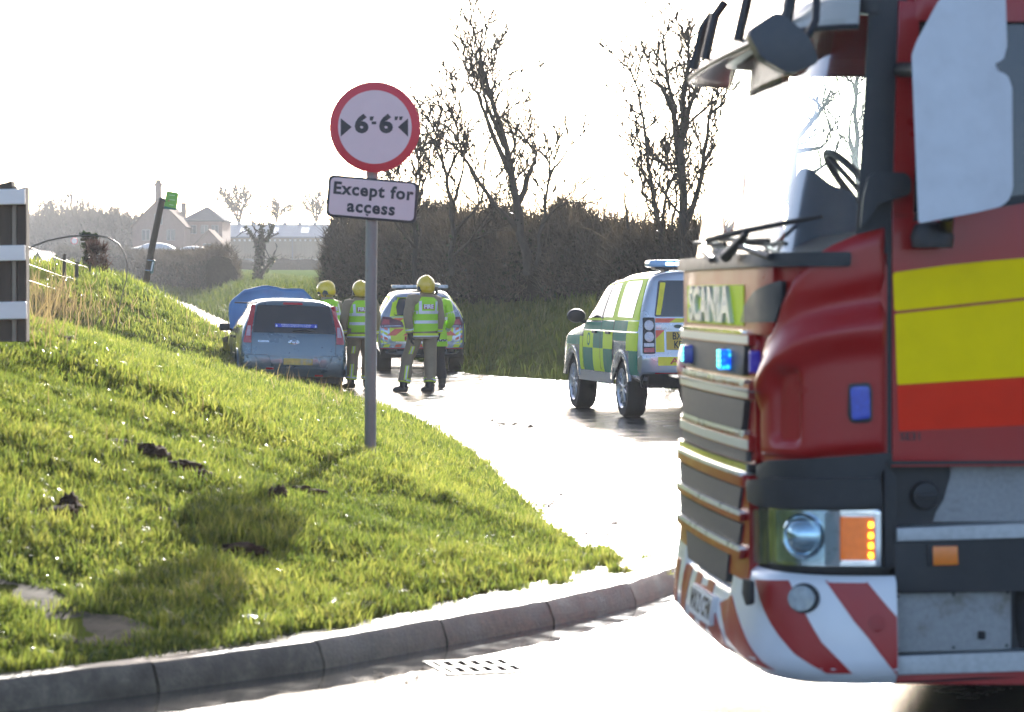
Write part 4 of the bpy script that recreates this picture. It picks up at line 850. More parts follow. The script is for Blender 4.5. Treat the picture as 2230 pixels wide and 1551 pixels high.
def ambulance():
    th = R(11.2); root = empty('ambulance_car', (2.529, 34.43, 0), (0, 0, th)); bpy.context.view_layer.update()
    tag(root, 'silver four wheel drive ambulance car with green and yellow checks and blue light bar', 'ambulance')
    SILV = M('silver_car_paint', (.38,.40,.43), .25, .55, .06, 3, 0, .8); GRN = M('green_film', (.0,.17,.105), .55, 0, .08, 4, 0, 0, spec=.25); LIMF = M('lime_check_film', (.58,.72,.02), .55, 0, .05, 4, 0, 0, spec=.25)
    ALLOY = M('alloy_rim', (.55,.56,.58), .3, .8, .1, 10)
    yr = lambda z: float(np.interp(z, [.3,.55,.62,.80,.84,1.3,1.9], [.16,.05,.0,.0,.05,.07,.17])); yf = lambda z: float(np.interp(z, [.3,.6,1.0,1.2,1.9], [4.7,4.83,4.8,4.6,4.4]))
    zb = .44; st = []
    for y, zt, w_, wf, ze in [(0,1.86,.80,.68,1.22), (.03,1.88,.90,.73,1.22), (.10,1.885,.945,.745,1.22), (.3,1.89,.957,.75,1.22), (.8,1.89,.957,.755,1.22), (1.3,1.89,.957,.755,1.22), (1.8,1.87,.957,.755,1.21), (2.1,1.82,.957,.755,1.20), (2.5,1.815,.957,.75,1.20), (2.85,1.79,.957,.735,1.19), (3.1,1.60,.957,.75,1.18), (3.35,1.38,.957,.80,1.16), (3.6,1.20,.957,.86,1.12), (4.0,1.17,.955,.86,1.08), (4.4,1.14,.94,.82,1.04), (4.7,1.06,.90,.78,.98), (4.83,.98,.80,.70,.92)]:
        st.append((y, zb, ze, zt, w_, wf))
    wheels = [(-.93,.97), (.93,.97), (-.93,3.86), (.93,3.86)]
    body, rear, sl, sr, top = car_base(root, st, 4.83, yr, yf, SILV, wheels, .37, .02, .44)
    for (x, y) in wheels: car_wheel(root, x, y, .375, .26, ALLOY, 10)
    W = lambda nm, poly, fn, t_, m_, par=root, bev=0, g=.15: wrap(nm, poly, fn, t_, m_, par, g, .012, bev)
    for fn, sd_ in ((sl, -1), (sr, 1)):
        for (a, b_, z0, z1, m_) in [(2.53,3.14,.87,1.10,LIMF), (2.12,2.53,.87,1.10,GRN), (1.40,2.10,.87,1.10,LIMF), (1.96,2.10,.87,1.10,GRN), (.64,1.36,.99,1.10,GRN), (.14,.64,.87,1.10,LIMF), (2.55,3.14,.56,.87,GRN), (1.93,2.10,.56,.87,LIMF), (2.12,2.55,.56,.87,LIMF), (1.46,1.93,.56,.87,GRN), (.14,.50,.56,.87,GRN), (.16,.62,1.12,1.25,LIMF), (.62,1.36,1.12,1.25,GRN), (1.40,2.10,1.12,1.24,GRN), (2.12,3.2,1.12,1.22,GRN), (3.16,3.36,.56,1.02,LIMF), (3.36,4.3,.90,1.03,GRN)]:
            if (a, b_) == (1.40,2.10) and m_ is LIMF and z0 == .87: b_ = 1.95
            W('check', [(a, z0), (b_, z0), (b_, z1), (a, z1)], fn, .007, m_, body, 0, .07)
        frame = W('window_surround', [(.16,1.26), (3.08,1.24), (2.72,1.68), (2.62,1.73), (2.0,1.75), (1.2,1.79), (.34,1.80), (.27,1.60)], fn, .008, LIMF, body, 0, .08)
        for poly in ([(2.17,1.28), (3.05,1.27), (2.72,1.66), (2.60,1.71), (2.17,1.72)], [(1.50,1.29), (2.08,1.285), (2.08,1.725), (1.62,1.74), (1.55,1.72)], [(.42,1.29), (1.24,1.30), (1.30,1.72), (1.25,1.76), (.52,1.77), (.46,1.72)]):
            w_ = W('window', rr(poly, .03), fn, .014, DGL, body, 0, .08); 
        W('pillar_trim', [(2.075,1.27), (2.175,1.27), (2.175,1.73), (2.075,1.735)], fn, .016, BLK, body)
        for yy in (2.11, 1.385, 3.17): W('door_seam', [(yy-.006,.50), (yy+.006,.50), (yy+.006,1.26), (yy-.006,1.26)], fn, .009, BLK, body)
        W('waist_line', [(.05,1.100), (3.3,1.100), (3.3,1.116), (.05,1.116)], fn, .010, SILV, body, 0, .08)
        for yy in (2.42, 1.62):
            W('door_handle', rr([(yy-.10,1.07), (yy+.10,1.07), (yy+.10,1.105), (yy-.10,1.105)], .015), fn, .035, BLK, body, .008)
        W('emblem', [(2.80+.09*math.cos(q), .985+.09*math.sin(q)) for q in np.linspace(0, 6.28, 18)[:-1]], fn, .009, GRN, body, 0, .05)
        W('emblem_centre', [(2.80+.06*math.cos(q), .985+.06*math.sin(q)) for q in np.linspace(0, 6.28, 18)[:-1]], fn, .010, LIMF, body, 0, .05)
        W('side_vent', rr([(3.22,.92), (3.34,.92), (3.34,1.04), (3.22,1.04)], .01), fn, .006, BLK, body)
        for yc in (.97, 3.86):     # flared arches
            fr = []
            for q in np.linspace(R(12), R(168), 20): fr.append((yc+.53*math.cos(q), .375+.50*math.sin(q)))
            fi = [(yc+.43*math.cos(q), .375+.43*math.sin(q)) for q in np.linspace(R(168), R(12), 20)]
            W('wheel_arch', fr+fi, lambda y, z, n, f_=fn, s_=sd_: Vector((s_*(.94+n), y, z)), .022, SILV, body, .008)
        W('sill', [(1.45,.42), (3.40,.42), (3.40,.55), (1.45,.55)], lambda y, z, n, s_=sd_: Vector((s_*(.935+n), y, z)), .02, M('sill_grey', (.25,.26,.27), .4, .3), body, .006)
        mp = Vector((sd_*1.06, 3.12, 1.30)); mo = lathe('door_mirror', [(.02,-.07), (.09,-.06), (.115,0), (.105,.04), (.09,.045)], Matrix.Translation(mp) @ Matrix.Rotation(R(90), 4, 'X') @ Matrix.Diagonal((1.15,.85,1,1)), BLK, root, 18)
        tube('mirror_arm', [mp+Vector((-sd_*.05,0,-.06)), Vector((sd_*.93, 3.15, 1.21))], .03, BLK, mo, 6)
    # rear face
    for sg in (-1, 1):
        lt = W('tail_lamp', rr([(sg*.72,.84), (sg*.88,.84), (sg*.865,1.30), (sg*.72,1.30)], .02), rear, .02, BLK, root, .006)
        for zz in (1.20, 1.055): W('round_lamp', [(sg*.795+.060*math.cos(q), zz+.066*math.sin(q)) for q in np.linspace(0, 6.28, 21)[:-1]], rear, .032, CLRL, lt, .006)
        W('lens', rect(min(sg*.735,sg*.865), max(sg*.735,sg*.865), .86, .915), rear, .028, REDL, lt); W('lens', rect(min(sg*.735,sg*.865), max(sg*.735,sg*.865), .93, .975), rear, .028, CLRL, lt)
        W('lime_edge', rr([(sg*.64,1.33), (sg*.70,1.33), (sg*.63,1.745), (sg*.56,1.745)], .015), rear, .018, M('yellow_film', (.80,.66,.01), .35), root)
        W('reflector', [(sg*.42,.575), (sg*.72,.575), (sg*.72,.60), (sg*.42,.60)], rear, .012, REDL, root)
    W('rear_window', rr([(-.72,1.31), (.72,1.31), (.65,1.77), (-.65,1.77)], .03), rear, .010, DGL, root)
    tg = W('tailgate_panel', rr([(-.72,.84), (.72,.84), (.72,1.295), (-.72,1.295)], .01), rear, .006, SILV, root)
    YE = M('yellow_film', (.80,.66,.01)); OR = M('orange_chevron_film', (.80,.12,.05), .35)
    W('chevron_band', [(-.71,1.235), (.71,1.235), (.71,1.29), (-.71,1.29)], rear, .009, YE, tg)
    for k in range(4): x = -.71+k*.36; W('chevron', [(x,1.235), (x+.18,1.235), (x+.27,1.29), (x+.0 if k == 0 else x+.09,1.29)], rear, .011, OR, tg)
    W('handle_strip', [(-.71,1.15), (.71,1.15), (.71,1.225), (-.71,1.225)], rear, .018, SILV, tg, .006)
    W('badge', [(-.42+.055*math.cos(q), 1.187+.024*math.sin(q)) for q in np.linspace(0, 6.28, 15)[:-1]], rear, .024, M('badge_green', (.01,.05,.03), .3), tg)
    W('yellow_strip', [(-.71,.86), (-.60,.86), (-.60,1.14), (-.71,1.14)], rear, .009, YE, tg); W('chevron', [(-.71,1.03), (-.60,1.13), (-.60,1.14), (-.71,1.14)], rear, .011, OR, tg)
    pl = W('number_plate', rect(-.57, -.20, .89, 1.12, .01), rear, .016, AMBN, tg); text('plate_lettering', 'BX62', lambda x, z, n: rear(x, z, n+.0165), .13, BLK, pl, .003, 1, .001, (-.385,1.06), .75); text('plate_lettering', 'KFN', lambda x, z, n: rear(x, z, n+.0165), .13, BLK, pl, .003, 1, .001, (-.385,.95), .75)
    bm_ = W('rear_bumper', rr([(-.93,.60), (.93,.60), (.93,.82), (-.93,.82)], .04), rear, .03, SILV, root, .015)
    yl = W('word_strip', rr([(-.69,.69), (.69,.69), (.69,.80), (-.69,.80)], .01), rear, .034, YE, bm_); text('word_lettering', 'AMBULANCE', lambda x, z, n: rear(x, z, n+.035), .115, M('word_red', (.45,.02,.02), .4), yl, .0015, 1.08, .001, (0,.745), 1.5)
    W('bumper_foot', rr([(-.88,.40), (.88,.40), (.90,.585), (-.90,.585)], .05), rear, .03, BLK, root, .01, .08)
    # roof bar
    LB = M('bar_clear_blue', (.25,.42,.62), .12, 0, .15, 12, 0, .6); LBL = M('bar_led_lit', (.4,.7,1), .2, emit=(.45,.75,1), es=6)
    lb = box('light_bar', (0, .62, 1.985), (1.36, .30, .085), LB, root, None, .03, 3); box('bar_base', (0, .62, 1.93), (1.20, .22, .03), BLK, lb); box('bar_cap', (0, .62, 2.028), (1.30, .26, .012), M('bar_white', (.6,.62,.65), .3), lb, None, .004)
    for x in (-.42,-.30,-.02,.10,.42): box('led', (x, .468, 1.985), (.10, .012, .04), LBL, lb, None, .006)
    for x in (-.45,.45): box('bar_foot', (x, .62, 1.905), (.06, .2, .06), BLK, lb)
    return root
ambulance()
def police_car():
    th = R(4.5); root = empty('police_car', (-1.86, 55.8, -.02), (0, 0, th)); bpy.context.view_layer.update()
    tag(root, 'silver police estate with red and yellow chevrons on the tailgate and grey light bar', 'police car')
    SILV = M('silver_car_paint', (.38,.40,.43)); LIMF = M('lime_check_film', (.5,.7,.02)); OR = M('orange_chevron_film', (.8,.1,.05)); YE = M('lemon_film', (.72,.76,.02), .35, 0, .05, 6)
    yr = lambda z: float(np.interp(z, [.3,.5,.75,.9,1.15,1.62,1.8], [.12,.02,.0,.06,.10,.38,.5])); yf = lambda z: float(np.interp(z, [.3,.6,1.0,1.7], [4.6,4.75,4.7,4.3]))
    zb = .36; st = []
    for y, zt, w_, wf, ze in [(0,1.60,.78,.55,1.10), (.03,1.62,.87,.58,1.10), (.10,1.64,.90,.60,1.11), (.3,1.65,.92,.62,1.12), (.8,1.67,.93,.64,1.12), (1.4,1.69,.93,.65,1.11), (2.0,1.70,.93,.65,1.10), (2.5,1.67,.93,.645,1.09), (2.9,1.55,.93,.65,1.08), (3.3,1.28,.93,.72,1.06), (3.6,1.12,.93,.80,1.02), (4.1,1.07,.92,.80,.98), (4.5,.98,.88,.76,.9), (4.75,.85,.78,.7,.78)]:
        st.append((y, zb, ze, zt, w_, wf))
    wheels = [(-.90,.95), (.90,.95), (-.90,3.82), (.90,3.82)]
    body, rear, sl, sr, top = car_base(root, st, 4.75, yr, yf, SILV, wheels, .36, .02, .42)
    AL = M('alloy_rim', (.5,.5,.5))
    for (x, y) in wheels: car_wheel(root, x, y, .365, .30, AL, 10)
    W = lambda nm, poly, fn, t_, m_, par=root, bev=0, g=.12: wrap(nm, poly, fn, t_, m_, par, g, .012, bev)
    for fn in (sl, sr):
        for (a, b_, m_) in [(.2,.75,LIMF), (.75,1.35,M('police_blue', (.01,.06,.35), .35)), (1.35,2.0,LIMF), (2.0,2.65,M('police_blue', (.01,.06,.35))), (2.65,3.2,LIMF)]:
            W('check', [(a,.62), (b_,.62), (b_,1.0), (a,1.0)], fn, .007, m_, body)
        W('window_surround', [(.25,1.13), (3.0,1.12), (2.75,1.40), (2.4,1.56), (1.2,1.60), (.55,1.56)], fn, .003, LIMF, body)
        for poly in ([(.55,1.17), (1.15,1.16), (1.15,1.52), (.78,1.50)], [(1.22,1.16), (2.02,1.15), (2.02,1.54), (1.22,1.54)], [(2.10,1.15), (2.90,1.14), (2.62,1.38), (2.35,1.52), (2.10,1.54)]): W('window', rr(poly, .03), fn, .008, DGL, body)
    # tailgate
    W('lime_panel', rr([(-.66,1.13), (.66,1.13), (.56,1.60), (-.56,1.60)], .04), rear, .004, LIMF, root)
    W('rear_window', rr([(-.58,1.17), (.58,1.17), (.46,1.53), (-.46,1.53)], .05), rear, .009, DGL, root)
    W('spoiler', rr([(-.52,1.55), (.52,1.55), (.50,1.62), (-.50,1.62)], .02), rear, .06, SILV, root, .015)
    for sg in (-1, 1): W('lime_strip', [(sg*.56,1.19), (sg*.50,1.19), (sg*.52,1.34), (sg*.55,1.33)], rear, .011, LIMF, root)
    tg = W('tailgate', rr([(-.66,.60), (.66,.60), (.70,.85), (.68,1.15), (-.68,1.15), (-.70,.85)], .06), rear, .006, SILV, root, .004)
    W('yellow_panel', rr([(-.62,.64), (.62,.64), (.66,.85), (.65,1.13), (-.65,1.13), (-.66,.85)], .04), rear, .009, YE, tg)
    for zz0, zz1 in ((1.02,1.12), (.92,.975), (.76,.90)):
        for sg in (-1, 1):
            for k in range(2):
                x = .02+k*.34; d = (zz1-zz0)*1.25
                W('chevron', [(sg*(x+d), zz0), (sg*(x+d+.19), zz0), (sg*(x+.19), zz1), (sg*x, zz1)] if sg > 0 else [(sg*x, zz1), (sg*(x+.19), zz1), (sg*(x+d+.19), zz0), (sg*(x+d), zz0)], rear, .012, OR, tg)
    text('word_lettering', 'POLICE', lambda x, z, n: rear(x, z, n+.012), .115, M('word_red', (.45,.02,.02)), tg, .005, 1.1, .002, (0,.695), 1.75)
    for sg in (-1, 1):
        tl = W('tail_lamp', rr([(sg*.36,.93), (sg*.60,.925), (sg*.83,.92), (sg*.86,1.0), (sg*.80,1.15), (sg*.66,1.14), (sg*.40,1.045)], .02), rear, .022, M('tail_dark_red', (.10,.005,.012), .12, 0, .2, 30, 0, .6), root, .006)
        W('lens_stripe', [(sg*.42,.955), (sg*.82,.945), (sg*.82,.960), (sg*.42,.970)], rear, .026, CLRL, tl); W('lens', [(sg*.66,.99), (sg*.82,.99), (sg*.78,1.10), (sg*.66,1.09)], rear, .026, REDL, tl)
        for k in range(4):
            z0 = .56+k*.10; W('corner_chevron', [(sg*.70,z0), (sg*.84,z0+.06), (sg*.84,z0+.11), (sg*.70,z0+.05)], rear, .006, OR if k % 2 else YE, root)
        ex = W('exhaust_tip', rr([(sg*.50,.40), (sg*.70,.40), (sg*.72,.49), (sg*.50,.50)], .03), rear, .03, CHR, root, .006); W('exhaust_bore', rr([(sg*.52,.415), (sg*.68,.415), (sg*.69,.475), (sg*.52,.485)], .025), rear, .033, BLK, ex)
    bp = W('rear_bumper', rr([(-.86,.50), (.86,.50), (.86,.60), (-.86,.60)], .03), rear, .03, SILV, root, .01)
    for k in range(7): x = -.8+k*.24; W('chevron', [(x,.52), (x+.12,.52), (x+.16,.58), (x+.04,.58)], rear, .034, OR if k % 2 else YE, bp)
    W('bumper_line', [(-.85,.485), (.85,.485), (.85,.503), (-.85,.503)], rear, .035, REDL, bp); W('bumper_foot', rr([(-.84,.30), (.84,.30), (.86,.48), (-.86,.48)], .05), rear, .015, BLK, root, .01)
    lb = box('light_bar', (0, .95, 1.77), (1.18, .30, .07), M('bar_grey_lens', (.40,.46,.50), .15, 0, .15, 12, 0, .5), root, None, .025, 3); box('bar_base', (0, .95, 1.725), (1.02, .24, .03), BLK, lb)
    for k in range(5): box('lamp_module', (-.44+k*.22, .80, 1.77), (.15, .012, .04), M('bar_white', (.6,.62,.65)), lb, None, .005)
    return root
police_car()
def hatchback():
    th = R(9.5); root = empty('crashed_hatchback', (-3.47, 42.9, .02), (R(0), R(1.6), th)); bpy.context.view_layer.update()
    tag(root, 'pale blue crashed hatchback with its bonnet bent up beside the verge', 'car')
    BL = M('pale_blue_car_paint', (.092,.138,.158), .3, .5, .05, 3, 0, .7, dirt=((.10,.10,.08), 5, .66)); BB = M('bonnet_blue', (.055,.17,.36), .35, .2, .08, 4, .05, .3)
    yr = lambda z: float(np.interp(z, [.2,.42,.62,.66,.95,1.42,1.55], [.10,.02,.0,.05,.09,.34,.45])); yf = lambda z: float(np.interp(z, [.2,.6,1.0,1.5], [3.9,4.0,3.9,3.7]))
    zb = .26; st = []
    for y, zt, w_, wf, ze in [(0,1.43,.72,.585,.96), (.03,1.455,.815,.61,.96), (.10,1.47,.845,.625,.96), (.3,1.48,.86,.635,.96), (.8,1.49,.862,.645,.955), (1.3,1.495,.862,.65,.95), (1.8,1.48,.862,.65,.945), (2.2,1.44,.862,.64,.94), (2.5,1.30,.862,.65,.93), (2.9,1.02,.862,.70,.92), (3.1,.93,.86,.74,.88), (3.5,.88,.84,.74,.83), (3.85,.80,.78,.70,.75), (4.0,.68,.66,.6,.64)]:
        st.append((y, zb, ze, zt, w_, wf))
    wheels = [(-.83,.68), (.83,.68), (-.83,3.17), (.83,3.17)]
    body, rear, sl, sr, top = car_base(root, st, 4.0, yr, yf, BL, wheels, .29, .02, .335)
    AL = M('alloy_rim', (.5,.5,.5))
    for i, (x, y) in enumerate(wheels): car_wheel(root, x*(1.06 if i == 2 else 1), y, .295, .19, AL, 7, 28 if i == 2 else 0)
    W = lambda nm, poly, fn, t_, m_, par=root, bev=0, g=.12: wrap(nm, poly, fn, t_, m_, par, g, .012, bev)
    for fn, sd_ in ((sl, -1), (sr, 1)):
        W('window', rr([(.50,1.02), (1.18,1.00), (1.18,1.37), (.72,1.37), (.58,1.20)], .03), fn, .006, DGL, body); W('window', rr([(1.26,1.00), (2.0,.985), (2.0,1.37), (1.26,1.375)], .03), fn, .006, DGL, body)
        W('window', rr([(2.06,.985), (2.75,.98), (2.45,1.26), (2.2,1.35), (2.06,1.36)], .03), fn, .006, M('open_window_dark', (.006,.006,.007), .6), body)
        for yy in (1.22, 2.04): W('door_seam', [(yy-.006,.36), (yy+.006,.36), (yy+.006,1.0), (yy-.006,1.0)], fn, .004, BLK, body)
        for yy in (1.42, 2.22): W('door_handle', rr([(yy-.09,.84), (yy+.09,.84), (yy+.09,.88), (yy-.09,.88)], .015), fn, .03, BLK, body, .008)
        W('roof_rail', [(.5,1.42), (2.3,1.40), (2.3,1.425), (.5,1.445)], fn, .015, BLK, body); W('side_moulding', [(.95,.52), (2.8,.52), (2.8,.60), (.95,.60)], fn, .018, BL, body, .006)
        fr = [(.68+.40*math.cos(q), .295+.40*math.sin(q)) for q in np.linspace(R(0), R(180), 16)]; fi = [(.68+.335*math.cos(q), .295+.335*math.sin(q)) for q in np.linspace(R(180), R(0), 16)]
        W('wheel_arch', fr+fi, lambda y, z, n, s_=sd_: Vector((s_*(.845+n), y, z)), .03, BL, body, .008)
        mo = box('door_mirror', (sd_*.95, 2.62, 1.0), (.18, .10, .13), BLK, root, None, .04); tube('mirror_arm', [(sd_*.90,2.62,.98), (sd_*.82,2.64,.95)], .025, BLK, mo, 6)
    # tailgate
    W('rear_window', rr([(-.66,.955), (.66,.955), (.575,1.39), (-.575,1.39)], .02), rear, .008, DGL, root)
    st_ = W('sticker', rect(-.30, .37, 1.045, 1.10), rear, .0105, M('sticker_blue', (.02,.05,.42), .4), root)
    WH = M('lettering_white', (.75,.75,.75), .5)
    text('sticker_lettering', 'ATTENTION: DISABLED PERSON ON BOARD', lambda x, z, n: rear(x, z, n+.0108), .026, WH, st_, .0004, 1, .001, (.035,1.084), .92); text('sticker_lettering', 'PLEASE LEAVE AT LEAST 2M ACCESS FOR MY WHEELCHAIR', lambda x, z, n: rear(x, z, n+.0108), .020, WH, st_, .0003, 1, .001, (.035,1.06), .86)
    for x in (-.275, .345):
        W('wheelchair_symbol', [(x+.014*math.cos(q), 1.064+.014*math.sin(q)) for q in np.linspace(0, 6.28, 13)[:-1]], rear, .0115, WH, st_); W('wheelchair_symbol', [(x-.004,1.07), (x+.003,1.07), (x+.003,1.09), (x-.004,1.09)], rear, .0115, WH, st_)
    for sg in (-1, 1):
        tl = W('tail_lamp', rr([(sg*.60,1.40), (sg*.665,1.40), (sg*.735,1.10), (sg*.80,.82), (sg*.795,.79), (sg*.675,.79), (sg*.675,.96)], .012), rear, .02, REDL, root, .006)
        W('lens', [(sg*.69,.90), (sg*.762,.90), (sg*.733,1.06), (sg*.685,1.06)], rear, .025, M('lens_pale_pink', (.50,.33,.36), .15, .1, .2, 50, .2, .5), tl)
    W('brake_lamp', rr([(-.17,1.405), (.15,1.405), (.14,1.44), (-.16,1.44)], .01), rear, .02, REDL, root, .004)
    W('tailgate_seam', [(-.66,.60), (.66,.60), (.66,.607), (-.66,.607)], rear, .004, BLK, root)
    for sg in (-1, 1): W('tailgate_seam', [(sg*.665,.45), (sg*.672,.45), (sg*.672,.955), (sg*.665,.955)], rear, .004, BLK, root)
    pr = W('plate_recess', rr([(-.40,.60), (.45,.60), (.40,.43), (-.34,.43)], .02), rear, .022, BL, root, .004); W('recess_lip', [(-.42,.585), (.46,.585), (.46,.61), (-.42,.61)], rear, .035, BL, pr, .008)
    npl = W('number_plate', rect(-.16, .30, .455, .555, .01), rear, .034, M('plate_smeared', (.62,.40,.08), .5, 0, .3, 7, dirt=((.36,.38,.38), 5, .52)), pr)
    bd = W('badge', [(.0+.088*math.cos(q), .815+.036*math.sin(q)) for q in np.linspace(0, 6.28, 21)[:-1]], rear, .012, CHR, root, .003); W('badge_face', [(.0+.075*math.cos(q), .815+.028*math.sin(q)) for q in np.linspace(0, 6.28, 21)[:-1]], rear, .0155, M('badge_dark', (.01,.015,.03), .3), bd)
    text('badge_lettering', 'Ford', lambda x, z, n: rear(x, z, n+.0158), .05, CHR, bd, .0006, 1, .001, (0,.815), 1.25); text('model_lettering', 'FUSION', lambda x, z, n: rear(x, z, n+.004), .045, CHR, root, .0005, 1.15, .003, (-.48,.815))
    bp = W('rear_bumper', rr([(-.84,.27), (.84,.27), (.845,.41), (-.845,.41)], .03), rear, .050, BL, root, .015, .06)
    for sg in (-1, 1): W('bumper_corner', rr([(sg*.50,.405), (sg*.845,.405), (sg*.85,.62), (sg*.72,.65), (sg*.65,.60)], .03), rear, .050, BL, bp, .015, .06)
    for sg in (-1, 1): W('bumper_strip', [(sg*.58,.545), (sg*.84,.555), (sg*.84,.61), (sg*.62,.61)], rear, .068, BL, bp, .01)
    for x, z in ((-.44,.375), (.34,.275), (-.62,.27)): W('reflector', rr([(x,z), (x+.13,z), (x+.13,z+.03), (x,z+.03)], .008), rear, .060, REDL, bp)
    W('bumper_foot', rr([(-.80,.17), (.80,.17), (.82,.27), (-.82,.27)], .03), rear, .02, BLK, root, .01)
    wp = tube('rear_wiper', [rear(-.02,.99,.02), rear(.2,1.005,.025), rear(.34,.995,.02)], .009, BLK, root, 5)
    # bonnet folded up, creased
    def bonnet(u, v_):
        wdt = float(np.interp(v_, [0,.55,.72,1.0], [.72,.76,.74,.50])); x = u*wdt
        z = .86 + v_*.84 - .05*u*u*v_ + .02*math.sin(u*5+v_*3)*v_; y = 3.02+.10*v_+.07*math.sin(v_*2.6)-.04*abs(u)+.05*noise.noise((u*2.1, v_*2.3, 3))
        return Vector((x-.10, y, z))
    bo = grid('bonnet', list(np.linspace(-1, 1, 17)), list(np.linspace(0, 1, 13)), bonnet, BB, root); md = bo.modifiers.new('t', 'SOLIDIFY'); md.thickness = .02
    bay = box('engine_bay', (0, 3.45, .80), (1.2, .6, .14), BLK, root, None, .03)
    crumple = mesh('crumpled_wing', [(-.86,2.9,.85), (-.96,3.2,.80), (-.90,3.6,.70), (-.70,3.95,.60), (-.66,3.9,.30), (-.92,3.55,.32), (-.98,3.1,.62), (-.88,2.85,.40)], [(0,1,6,7), (1,2,5,6), (2,3,4,5)], BLK, root)
    return root
hatchback()
# ------------------------------------------------------------------ people
SKIN = M('skin', (.45,.26,.19), .55, 0, .08, 20, .05); TAN = M('tan_fire_cloth', (.27,.20,.12), .85, 0, .12, 9, .5, bscale=30); VEST = M('lime_vest', (.36,.66,.02), .7, 0, .06, 8, .3, bscale=25); REFL = M('reflective_tape', (.62,.60,.60), .4, .2, .08, 20); LTAPE = M('lime_tape', (.62,.74,.03), .5, 0, .05, 10); BOOT = M('black_boot', (.015,.014,.013), .45, 0, .2, 14, .2); GLOVE = M('dark_glove', (.05,.04,.03), .8, 0, .2, 18, .3); HELM = M('helmet_yellow', (.68,.45,.015), .3, 0, .05, 6, 0, .5); DARK = M('navy_cloth', (.012,.014,.02), .85, 0, .2, 10, .4, bscale=30)
def chain_verts(bm, lay, pts, rad, root=None):
    prev = root
    for p, r in zip(pts, rad):
        v = bm.verts.new(p); v[lay].radius = (r, r)
        if prev is not None: bm.edges.new((prev, v))
        prev = v
    return prev
def cloth(bm, amp, seed, f=9):
    bm.normal_update()
    for v in bm.verts: v.co += v.normal*amp*noise.noise(Vector((v.co.x*f*.8+seed, v.co.y*f*.8, v.co.z*f*.7)))
def ring_tube(name, pts, rad, mat, par, n=16, sy=1.0, amp=0, seed=0, cap=True, sub=3):
    """garment tube with interpolated rings and folds"""
    P = [Vector(p) for p in pts]; Q, Rr_ = [], []
    for i in range(len(P)-1):
        for k in range(sub):
            t_ = k/sub; p0 = P[max(i-1, 0)]; p1 = P[i]; p2 = P[i+1]; p3 = P[min(i+2, len(P)-1)]
            Q.append(.5*((2*p1)+(p2-p0)*t_+(2*p0-5*p1+4*p2-p3)*t_*t_+(3*p1-p0-3*p2+p3)*t_**3)); Rr_.append(rad[i]+(rad[i+1]-rad[i])*(t_*t_*(3-2*t_)))
    Q.append(P[-1]); Rr_.append(rad[-1])
    bm = bmesh.new(); bm_tube(bm, Q, Rr_, n, cap, sy)
    if amp: cloth(bm, amp, seed)
    return bobj(name, bm, mat, par, True, 60)
